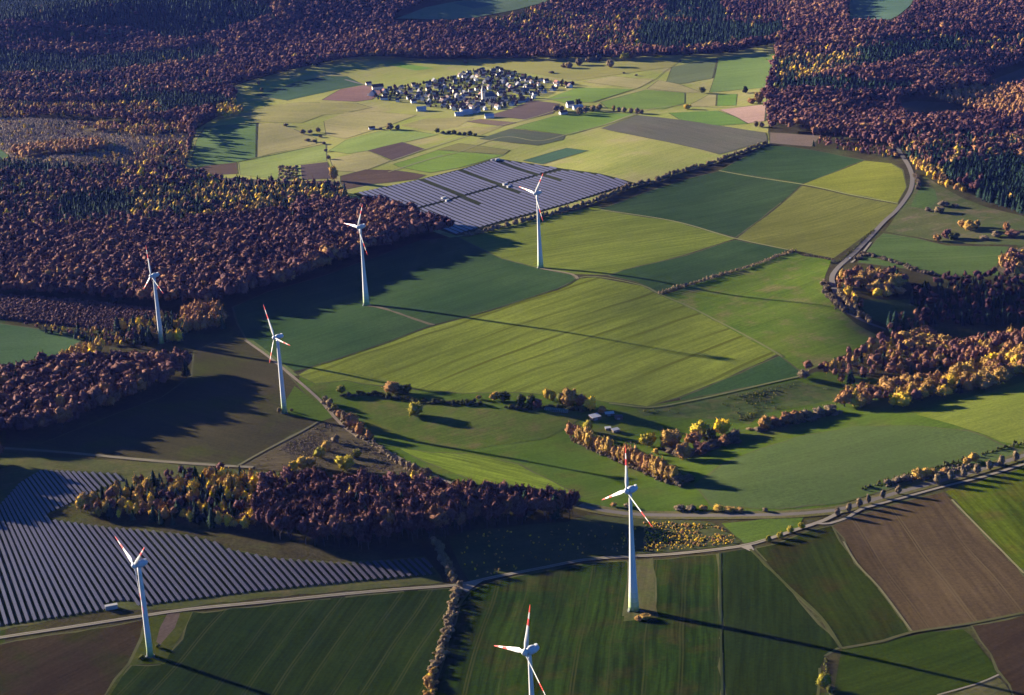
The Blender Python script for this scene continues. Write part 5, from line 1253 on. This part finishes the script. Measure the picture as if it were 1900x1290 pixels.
hedge([(940,755),(975,760),(1010,757),(1050,760),(1085,764)], 4, 6, 'olive', 'dark hedge behind the greenhouse', 3.4, t0=.12)
hedge([(1530,525),(1535,545),(1548,562),(1565,580)], 6, 7, 'heath', 'brown hedge on the left side of the country road', 3.4, t0=.6)
hedge([(1558,545),(1570,565),(1590,585),(1615,598)], 7, 8, 'heath', 'brown hedge on the right side of the country road', 3.4, t0=.6)
hedge([(1542,490),(1565,480),(1600,448),(1620,428)], 2.6, 3.5, 'olive', 'low dark hedge left of the straight road stretch', 2.6, t0=.15)
hedge([(1698,325),(1704,340),(1702,352)], 4, 5, 'heath', 'short hedge inside the road bend', 3)
hedge([(1590,483),(1606,472),(1640,482),(1700,503),(1740,512)], 4, 7, 'heath', 'brown hedge above the golden wood', 3.6, t0=.4)
hedge([(1530,1225),(1535,1250),(1540,1275),(1545,1300)], 2.2, 3.5, 'olive', 'dark low hedge at the bottom right field corner', 2.4, t0=.2)
hedge([(1600,908),(1660,890),(1740,868),(1830,842),(1900,822)], 3, 5, 'olive', 'dark low hedge on the upper bank of the main road', 3.0, t0=.12)
hedge([(1060,815),(1090,832),(1130,850),(1180,872),(1230,893),(1262,903)], 4, 5, 'heath', 'undergrowth below the slanting golden row', 3.4, t0=.5)

hedge([(1396,799),(1430,794),(1470,786),(1510,776),(1550,766)], 4.5, 9, 'heath', 'brown undergrowth joining the field-edge trees', 3.0, t0=.45)
hedge([(1240,836),(1270,846),(1300,836),(1330,826),(1366,818)], 4.5, 12, 'heath', 'brown undergrowth beneath the autumn cluster', 2.6, t0=.4)
hedge([(1640,902),(1680,893),(1720,886),(1760,876),(1800,864)], 3.5, 8, 'heath', 'brown undergrowth of the roadside bushes', 2.6, t0=.4)
hedge([(603,748),(620,764),(640,784),(665,808),(690,822),(735,857),(775,880)], 3.5, 8, 'heath', 'brown undergrowth along the farm track', 2.6, t0=.5)
def fallow():
    poly = [(600,786),(625,786),(650,806),(690,832),(735,852),(755,868),(700,876),(600,868),(530,870),(460,866),(530,824)]
    W = ground(dens(poly)); P = rng.uniform(W.min(0), W.max(0), (9000, 2)); px = project(np.column_stack([P, hz(P[:, 0], P[:, 1])]))
    k = np.sin(P[:, 0]*.09)+np.sin(P[:, 1]*.075+1)+rng.normal(size=len(P))*.9
    P = P[inpoly(px, poly) & (k > .35)]
    rows = [('heath', p[0], p[1], rng.uniform(.5, 1.5), np.clip(.35+rng.normal()*.25, 0, 1), 0, 0, 2) for p in P]
    o = merge('heath', rows, 'dry_scrub', M['heath']); tag(o, 'dry brown tufts on the fallow ground above the near wood', 'scrub', None, 'stuff')
fallow()

# plantation of yellow shrubs: rows nobody could count
def plantation():
    poly = [(850,1006),(875,990),(940,982),(1050,974),(1092,962),(1160,968),(1320,974),(1336,980),(1370,1003),(1360,1009),(1260,1020),(1150,1028),(1080,1033),(990,1050),(930,1063),(876,1074),(858,1046)]
    W = ground(dens(poly)); a = ang_of((1230,1015), (1290,985)); ca, sa = math.cos(a), math.sin(a)
    c = W.mean(0); R = np.hypot(*(W-c).T).max()
    U = np.stack(np.meshgrid(np.arange(-R, R, 1.7), np.arange(-R, R, 3.6)), -1).reshape(-1, 2)
    P = np.column_stack([U[:, 0]*ca-U[:, 1]*sa, U[:, 0]*sa+U[:, 1]*ca])+c+rng.normal(size=U.shape)*.8
    px = project(np.column_stack([P, hz(P[:, 0], P[:, 1])]))
    ok = inpoly(px, poly) & ~inpoly(px, [(1290,985),(1325,980),(1345,990),(1310,996)]) & (rng.random(len(P)) > np.where(px[:, 0] > 1195, .2, np.where(px[:, 1] > 1070-.12*(px[:, 0]-870), .5, .93)))
    rows = [('heath', p[0], p[1], rng.uniform(1.1, 2.3), np.clip(.62+rng.normal()*.24, 0, 1), 0, 0, 2) for p in P[ok]]
    o = merge('heath', rows, 'yellow_shrubs', M['gold']); tag(o, 'rows of low yellow shrubs between gravel track and main road', 'shrubs', None, 'stuff')
plantation()
# scrub in the wet valley
def scrub():
    poly = [(1190,764),(1262,756),(1361,736),(1480,710),(1540,722),(1500,748),(1420,762),(1390,782),(1290,772)]
    W = ground(dens(poly)); lo, hi = W.min(0), W.max(0)
    P = rng.uniform(lo, hi, (9000, 2)); px = project(np.column_stack([P, hz(P[:, 0], P[:, 1])]))
    k = np.sin(P[:, 0]*.06)+np.sin(P[:, 1]*.05+1)+rng.normal(size=len(P))*.8
    P = P[inpoly(px, poly) & (k > .9)]
    rows = [('heath', p[0], p[1], rng.uniform(.8, 2.2), np.clip(.25+rng.normal()*.2, 0, 1), 0, 0, 2) for p in P]
    o = merge('heath', rows, 'valley_scrub', M['olive']); tag(o, 'tufts of dark scrub in the valley bottom', 'scrub', None, 'stuff')
scrub()
# ------------------------------------------------------------------ village
WALLS = {'white': plain('render_white', (.52, .49, .44), .9, .1, .06, .5), 'cream': plain('render_cream', (.60, .50, .36), .9, .1, .06, .5), 'grey': plain('render_grey', (.36, .36, .36), .9, .1, .08, .5)}
ROOFS = {'slate': plain('roof_slate', (.058, .060, .066), .55, .4, .25, 1.2), 'red': plain('roof_red', (.16, .06, .04), .8, .2, .25, 1.2), 'brown': plain('roof_brown', (.085, .05, .038), .8, .2, .25, 1.2), 'pale': plain('roof_sheet', (.30, .31, .33), .5, .4, .1, .8)}
GLASS = plain('window_dark', (.03, .035, .045), .15, .5, .1, 1)
HM = {}
def house_meshes(v, wc, rc):
    key = (v, wc, rc)
    if key in HM: return HM[key]
    r = random.Random(v)
    L, W, H = [(11, 9, 5.2), (13, 8.5, 4.6), (9.5, 8.5, 5.6), (16, 9, 4.4), (12, 10, 5.0)][v % 5]
    rh = W*.5*[.95, .8, 1.05, .75, .9][v % 5]
    wl = MB(); wl.box(-L/2, L/2, -W/2, W/2, -1.0, H)
    for s in (-1, 1):   # gables
        x = s*L/2
        wl.add([(x, -W/2, H), (x, W/2, H), (x, 0, H+rh), (x-s*.25, -W/2, H), (x-s*.25, W/2, H), (x-s*.25, 0, H+rh)], [(0, 1, 2), (3, 5, 4)] if s > 0 else [(0, 2, 1), (3, 4, 5)])
    rf = MB(); o = .55; sl = rh/(W/2)
    for s in (-1, 1):
        e = W/2+o; x0, x1 = -L/2-o, L/2+o
        a = [(x0, s*e, H-o*sl+.05), (x1, s*e, H-o*sl+.05), (x1, 0, H+rh+.05), (x0, 0, H+rh+.05)]
        b_ = [(p[0], p[1], p[2]+.28) for p in a]
        q = a+b_
        rf.add(q, [(0, 1, 2, 3), (4, 7, 6, 5), (0, 4, 5, 1), (1, 5, 6, 2), (0, 3, 7, 4)] if s > 0 else [(0, 3, 2, 1), (4, 5, 6, 7), (0, 1, 5, 4), (1, 2, 6, 5), (0, 4, 7, 3)])
    cx = L*.2*(1 if v % 2 else -1); rf.box(cx-.4, cx+.4, -.9, -.1, H+rh*.6, H+rh+1.0)
    if v % 3 == 0:      # side wing
        wl.box(-L*.15, L*.28, W/2, W/2+4.5, -1, H*.6)
        rf.add([(-L*.15-.4, W/2-.1, H*.6+1.9), (L*.28+.4, W/2-.1, H*.6+1.9), (L*.28+.4, W/2+5, H*.6-.1), (-L*.15-.4, W/2+5, H*.6-.1), (-L*.15-.4, W/2-.1, H*.6+2.1), (L*.28+.4, W/2-.1, H*.6+2.1), (L*.28+.4, W/2+5, H*.6+.12), (-L*.15-.4, W/2+5, H*.6+.12)], [(0, 1, 2, 3), (4, 7, 6, 5), (3, 2, 6, 7), (0, 3, 7, 4), (1, 5, 6, 2)])
    HM[key] = (wl.mesh('wall', WALLS[wc]), rf.mesh('roof', ROOFS[rc]), None)
    return HM[key]
HOUSES = []
def house(x, y, rz, v, wc, rc, label, grp='houses of the village', s=1.0, name='village_house'):
    e = link(name, None); e.location = (x, y, float(hz(x, y))+.1); e.rotation_euler.z = rz; e.scale = (s, s, s)
    a, b_, c = house_meshes(v, wc, rc)
    link('wall', a, e); link('roof', b_, e)
    tag(e, label, 'house', grp); HOUSES.append(e); return e

def village():
    out = [(690,184),(705,174),(735,162),(765,160),(790,155),(815,150),(838,146),(858,138),(880,132),(900,129),(935,131),(955,137),(990,146),(1020,152),(1052,155),(1070,160),(1030,170),(1005,176),(985,189),(960,197),(930,203),(900,205),(860,208),(820,203),(790,199),(770,193),(735,192),(700,186)]
    hole = [(820,160),(860,156),(905,158),(900,164),(850,166)]
    W = ground(dens(out, 20)); lo, hi = W.min(0), W.max(0)
    ok = []
    tries = rng.uniform(lo, hi, (16000, 2)); px = project(np.column_stack([tries, hz(tries[:, 0], tries[:, 1])]))
    m = inpoly(px, out) & ~inpoly(px, hole)
    cx, cy, _ = at(897, 188)
    for p, q in zip(tries[m], px[m]):
        if math.hypot(p[0]-cx, p[1]-cy) < 26: continue
        far = q[0] > 990 or q[0] < 760
        dmin = 22 if far else 16.5
        if all(math.hypot(p[0]-o[0], (p[1]-o[1])) < dmin for o in []): pass
        if any(math.hypot(p[0]-o[0], p[1]-o[1]) < dmin for o, _ in ok): continue
        ok.append((p, q))
        if len(ok) > 170: break
    info = []
    for p, q in ok:
        v = int(rng.integers(0, 10)); wc = rng.choice(['white', 'white', 'white', 'cream', 'grey']); rc = rng.choice(['slate', 'slate', 'slate', 'brown', 'brown', 'red'])
        info.append((p, q, v, wc, rc))
    def place(q):
        x, y = q
        h = 'left end' if x < 755 else 'left half' if x < 850 else 'middle' if x < 930 else 'right half' if x < 1000 else 'right end'
        d = 'back' if y < 156 else 'centre' if y < 182 else 'front'
        return h, d
    groups = {}
    for it in info:
        size = 'long' if it[2] % 5 == 3 else 'small' if it[2] % 5 == 2 else 'gabled'
        groups.setdefault((size, it[3], it[4], place(it[1])), []).append(it)
    for (size, wc, rc, (h, d)), L in groups.items():
        L.sort(key=lambda t: t[1][0])
        for i, (p, q, v, _, _) in enumerate(L):
            lab = '%s %s house with %s roof in the %s part, %s of the village' % (size, wc, {'slate': 'dark slate', 'brown': 'brown tiled', 'red': 'red tiled'}[rc], d, h)
            if len(L) > 1: lab = '%s %s house, %s roof, %s from left in the village %s %s' % (size, wc, {'slate': 'slate', 'brown': 'brown', 'red': 'red'}[rc], ordinal(i+1), d, h)
            house(p[0], p[1], float(rng.choice([.35, .35+math.pi/2, -.2, 1.1]))+rng.normal()*.12, v, wc, rc, lab, s=float(rng.uniform(.68, .9)))
    # gardens: trees among the houses
    tr = rng.uniform(lo, hi, (9000, 2)); px = project(np.column_stack([tr, hz(tr[:, 0], tr[:, 1])])); m = inpoly(px, out)
    n = 0; pl = []
    for p, q in zip(tr[m], px[m]):
        if any(math.hypot(p[0]-o[0][0], p[1]-o[0][1]) < 9.0 for o in ok) or math.hypot(p[0]-cx, p[1]-cy) < 18: continue
        if any(math.hypot(p[0]-o[0], p[1]-o[1]) < 7 for o in pl): continue
        pl.append(p); n += 1
        kind = rng.choice(['olive', 'olive', 'spruce', 'beech', 'heath'])
        if kind == 'spruce': me = tree_mesh('spruce', n % 5)
        else:
            key = ('gard', kind, n % 4)
            if key not in NEARTPL:
                V, T = TPL[('oval', 0)][n % 4]; NEARTPL[key] = mesh_np('garden_tree', V, T, M[kind], None, True)
            me = NEARTPL[key]
        o = link('garden_tree', me); o.location = (p[0], p[1], float(hz(*p))-.1)
        h = rng.uniform(5, 11); o.scale = (h*1.1, h*1.1, h); o.rotation_euler.z = rng.uniform(0, 6); o['tint'] = float(np.clip(rng.normal()*.15+.15, 0, 1))
        tag(o, 'dark garden tree standing among the village houses', 'tree', 'garden trees of the village')
        if n >= 290: break
    print('VILLAGE', len(ok), n)
    # church
    e = link('church', None); e.location = (cx, cy, float(hz(cx, cy))+.1); e.rotation_euler.z = .3; tag(e, 'cream church with tall pointed tower in the middle of the village', 'church')
    wl = MB(); wl.box(-3, 3, -3, 3, -1, 21); wl.build('tower', WALLS['cream'], e)
    sp = MB(); sp.lathe([(4.4, 21.0), (2.6, 25), (1.4, 29), (.08, 37)], 8); sp.build('spire', ROOFS['slate'], e)
    nv = MB(); nv.box(3.01, 23, -5, 5, -1, 9); nv.add([(3.01, -5, 9), (3.01, 5, 9), (3.01, 0, 15), (23, -5, 9), (23, 5, 9), (23, 0, 15)], [(0, 2, 1), (3, 4, 5)]); nv.build('nave', WALLS['cream'], e)
    rf = MB(); rf.add([(2.9, -5.6, 8.6), (23.4, -5.6, 8.6), (23.4, 0, 15.3), (2.9, 0, 15.3), (2.9, 5.6, 8.6), (23.4, 5.6, 8.6)], [(0, 1, 2, 3), (5, 4, 3, 2)]); rf.build('roof', ROOFS['slate'], e)
    def win(x0, x1, y0, y1, z0, z1):
        wn = MB(); wn.box(x0, x1, y0, y1, z0, z1); wn.build('window', GLASS, e)
    for s in (-1, 1):
        for x in (6.5, 11, 15.5, 20): win(x-.6, x+.6, min(s*5, s*5.05), max(s*5, s*5.05), 3, 7)
        win(-.7, .7, min(s*3, s*3.05), max(s*3, s*3.05), 16, 19)
village()
def hpx(px, py, rz, v, wc, rc, label, s=1.0, grp=None, name='farm_building'):
    x, y, _ = at(px, py); return house(x, y, rz, v, wc, rc, label, grp, s, name)
hpx(701, 166, .2, 3, 'cream', 'brown', 'long barn at the left tip of the village', 1.4); hpx(692, 178, 1.4, 0, 'white', 'slate', 'white house alone on the green left of the village', 1.2)
hpx(684, 158, .3, 1, 'cream', 'brown', 'small barn left of the long barn at the village tip', .9)
hpx(782, 206, .15, 3, 'grey', 'pale', 'long pale shed on the grass below the village', 1.1); hpx(868, 212, .2, 3, 'grey', 'pale', 'large pale barn below the middle of the village', 1.15)
hpx(852, 215, .2, 8, 'grey', 'pale', 'lower pale barn left of the large barn', .95); hpx(884, 209, 1.2, 3, 'grey', 'slate', 'dark barn right of the large pale barn', 1.1); hpx(908, 219, .1, 3, 'white', 'pale', 'long low white shed by the dark brown field', 1.0)
hpx(1058, 199, .3, 0, 'white', 'slate', 'white house of the isolated farm right of the village', 1.2); hpx(1072, 203, .3, 3, 'grey', 'pale', 'long barn of the isolated farm right of the village', 1.1); hpx(1045, 212, .5, 8, 'grey', 'brown', 'low barn of the isolated farm among trees', .9)
hpx(690, 240, .2, 8, 'grey', 'brown', 'low hut left of the broad tree in the tan meadow', .7)

# ------------------------------------------------------------------ farm in the valley
def farm():
    a = ang_of((1005, 758), (1055, 766)); x, y, z = at(1033, 763)
    e = link('greenhouse', None); e.location = (x, y, z+.05); e.rotation_euler.z = a; tag(e, 'long low glass greenhouse in front of the dark trees in the valley', 'greenhouse')
    gm, nt, b = new_mat('greenhouse_glass', .6, .15); b.inputs['Base Color'].default_value = (.055, .085, .065, 1)
    L, W = 24, 5
    mb = MB(); prof = [(-W/2, 0), (-W/2, 1.8), (0, 3.3), (W/2, 1.8), (W/2, 0)]
    V = [(s*L/2, p, h) for s in (-1, 1) for p, h in prof]
    mb.add(V, [(i, i+5, i+6, i+1) for i in range(4)]+[(0, 1, 2, 3, 4), (9, 8, 7, 6, 5)]); mb.build('glazing', gm, e)
    fr = MB()
    for k in range(13):
        xx = -L/2+L*k/12
        fr.tube([(xx, p, h+.03) for p, h in prof], [.06]*5, 4)
    fr.build('frame', CABM, e)
    def shed(px, py, L, W, h0, h1, rz, rm, lab, nm='shed'):
        x, y, z = at(px, py); e = link(nm, None); e.location = (x, y, z); e.rotation_euler.z = rz; tag(e, lab, 'shed')
        mb = MB(); mb.add([(-L/2, -W/2, -.5), (L/2, -W/2, -.5), (L/2, W/2, -.5), (-L/2, W/2, -.5), (-L/2, -W/2, h0), (L/2, -W/2, h0), (L/2, W/2, h1), (-L/2, W/2, h1)], [(0, 1, 5, 4), (1, 2, 6, 5), (2, 3, 7, 6), (3, 0, 4, 7), (4, 5, 6, 7)]); mb.build('wall', plain('shed_boards', (.10, .075, .055), .9, .1, .3, .8), e)
        o = .5; s = (h1-h0)/W
        q = [(-L/2-o, -W/2-o, h0-o*s+.03), (L/2+o, -W/2-o, h0-o*s+.03), (L/2+o, W/2+o, h1+o*s+.03), (-L/2-o, W/2+o, h1+o*s+.03)]
        mb = MB(); mb.add(q+[(p[0], p[1], p[2]+.2) for p in q], [(0, 3, 2, 1), (4, 5, 6, 7), (0, 1, 5, 4), (1, 2, 6, 5), (2, 3, 7, 6), (3, 0, 4, 7)]); mb.build('roof', rm, e)
        mb = MB(); mb.box(-L*.3, L*.1, -W/2-.05, -W/2-.003, -.4, h0*.8); mb.build('door', DOORM, e)
    pr = plain('sheet_roof_pale', (.30, .30, .31), .8, .2, .1, .8); wr = plain('sheet_roof_white', (.36, .35, .33), .9, .1, .05, .8)
    shed(1104, 777, 9, 7, 2.6, 3.6, .5, pr, 'shed with pale blue-grey sheet roof below the bright yellow tree')
    shed(1131, 771, 8, 4, 2.4, 3.0, .1, wr, 'white-roofed shed right of the brown tree'); shed(1148, 777, 7, 5, 2.2, 2.8, .2, ROOFS['brown'], 'small brown-roofed shed in the shade right of the white-roofed one')
    shed(1142, 801, 6.5, 4, 2.2, 2.8, .5, pr, 'little pale-roofed hut in the shaded paddock'); shed(1128, 797, 5, 3, 1.8, 2.2, .2, pr, 'low pale shelter left of the little hut')
    # parked trailer and van by the greenhouse
    for px, py, L, lab in ((1049, 764, 4.6, 'white van parked at the right end of the greenhouse'),):
        x, y, z = at(px, py); e = link('parked_van', None); e.location = (x, y, z+.05); e.rotation_euler.z = a; tag(e, lab, 'van')
        mb = MB(); pr_ = [(-2.4, .4), (-2.4, 2.0), (.9, 2.0), (1.6, 1.3), (2.3, 1.1), (2.4, .4)]
        V = [(p, s*.95, h) for s in (-1, 1) for p, h in pr_]; n = 6
        mb.add(V, [(i, (i+1) % n, n+(i+1) % n, n+i) for i in range(n)]+[tuple(range(n-1, -1, -1)), tuple(range(n, 2*n))]); mb.build('body', CABM, e)
        for s in (-1, 1):
            for q in (-1.5, 1.5):
                mb = MB(); mb.lathe([(.36, -.12), (.36, .12)], 12, 0, 'y', (q, s*.86, .36)); mb.build('wheel', ROOFS['slate'], e)
        mb = MB(); mb.add([(.98, -.85, 1.96), (.98, .85, 1.96), (1.62, .85, 1.34), (1.62, -.85, 1.34)], [(0, 3, 2, 1)]); mb.build('windscreen', GLASS, e)
    # car on the shaded country road
    x, y, z = at(1577, 481); e = link('parked_car', None); e.location = (x, y, z+.05+.003*SHEET[0]); e.rotation_euler.z = ang_of((1557, 495), (1584, 471)); tag(e, 'white car on the shaded stretch of the country road', 'car')
    mb = MB(); pr_ = [(-2.1, .35), (-2.15, .9), (-1.5, 1.0), (-1.0, 1.5), (.5, 1.5), (1.1, 1.0), (2.0, .85), (2.1, .35)]
    n = len(pr_); V = [(p, s*(.85 if h < 1.2 else .7), h) for s in (-1, 1) for p, h in pr_]
    mb.add(V, [(i, (i+1) % n, n+(i+1) % n, n+i) for i in range(n)]+[tuple(range(n-1, -1, -1)), tuple(range(n, 2*n))]); mb.build('body', CABM, e)
    for s in (-1, 1):
        for q in (-1.3, 1.3):
            mb = MB(); mb.lathe([(.32, -.1), (.32, .1)], 12, 0, 'y', (q, s*.8, .32)); mb.build('wheel', ROOFS['slate'], e)
farm()

# ------------------------------------------------------------------ air, light, camera
def haze():
    lo = float(HG.min())-1.0
    x0, x1, y0, y1, z1 = -9400, 9400, -4400, 14400, CAMH+12
    mb = MB(); mb.box(x0, x1, y0, y1, lo, z1)
    m = bpy.data.materials.new('haze_air'); m.use_nodes = True; nt = m.node_tree
    for n in list(nt.nodes):
        if n.type == 'BSDF_PRINCIPLED': nt.nodes.remove(n)
    v = nt.nodes.new('ShaderNodeVolumePrincipled'); v.inputs['Color'].default_value = (*HAZE_COL, 1); v.inputs['Density'].default_value = HAZE_D; v.inputs['Anisotropy'].default_value = 0.0
    nt.links.new(v.outputs[0], nt.nodes['Material Output'].inputs['Volume'])
    o = mb.build('haze', m); tag(o, 'thin bluish autumn haze over the whole landscape', 'haze', None, 'stuff')
HAZE_COL = (.15, .24, 1.0); HAZE_D = 0.0000072
haze()

w = bpy.data.worlds.new('World'); SC.world = w; w.use_nodes = True; nt = w.node_tree
sky = nt.nodes.new('ShaderNodeTexSky'); sky.sky_type = 'NISHITA'; sky.sun_disc = False
sky.sun_elevation = SUN_EL
sun_dir = Vector((-math.cos(SUN_AZ)*math.cos(SUN_EL), -math.sin(SUN_AZ)*math.cos(SUN_EL), math.sin(SUN_EL)))
sky.sun_rotation = math.atan2(sun_dir.x, sun_dir.y)
sky.altitude = 500; sky.air_density = .6; sky.dust_density = .1; sky.ozone_density = 8.0
nt.links.new(sky.outputs[0], nt.nodes['Background'].inputs[0]); nt.nodes['Background'].inputs[1].default_value = .05
sl = bpy.data.lights.new('sun', 'SUN'); sl.energy = 5.0; sl.angle = math.radians(.5); sl.color = (1.0, .86, .66)
so = link('sun', sl); so.rotation_euler = sun_dir.to_track_quat('Z', 'Y').to_euler()

cd = bpy.data.cameras.new('camera'); cd.sensor_width = 36; cd.lens = F/1900*36; cd.clip_start = 1; cd.clip_end = 40000
co = link('camera', cd)
co.matrix_world = Matrix(((RT[0], -DN[0], -FW[0], CAM[0]), (RT[1], -DN[1], -FW[1], CAM[1]), (RT[2], -DN[2], -FW[2], CAM[2]), (0, 0, 0, 1)))
SC.camera = co
SC.view_settings.view_transform = 'Standard'; SC.view_settings.look = 'None'; SC.view_settings.gamma = 1
SC.view_settings.exposure = 2.6
SC.cycles.use_denoising = True; SC.cycles.max_bounces = 4; SC.cycles.diffuse_bounces = 2; SC.cycles.volume_bounces = 1; SC.cycles.use_adaptive_sampling = True; SC.cycles.adaptive_threshold = .02
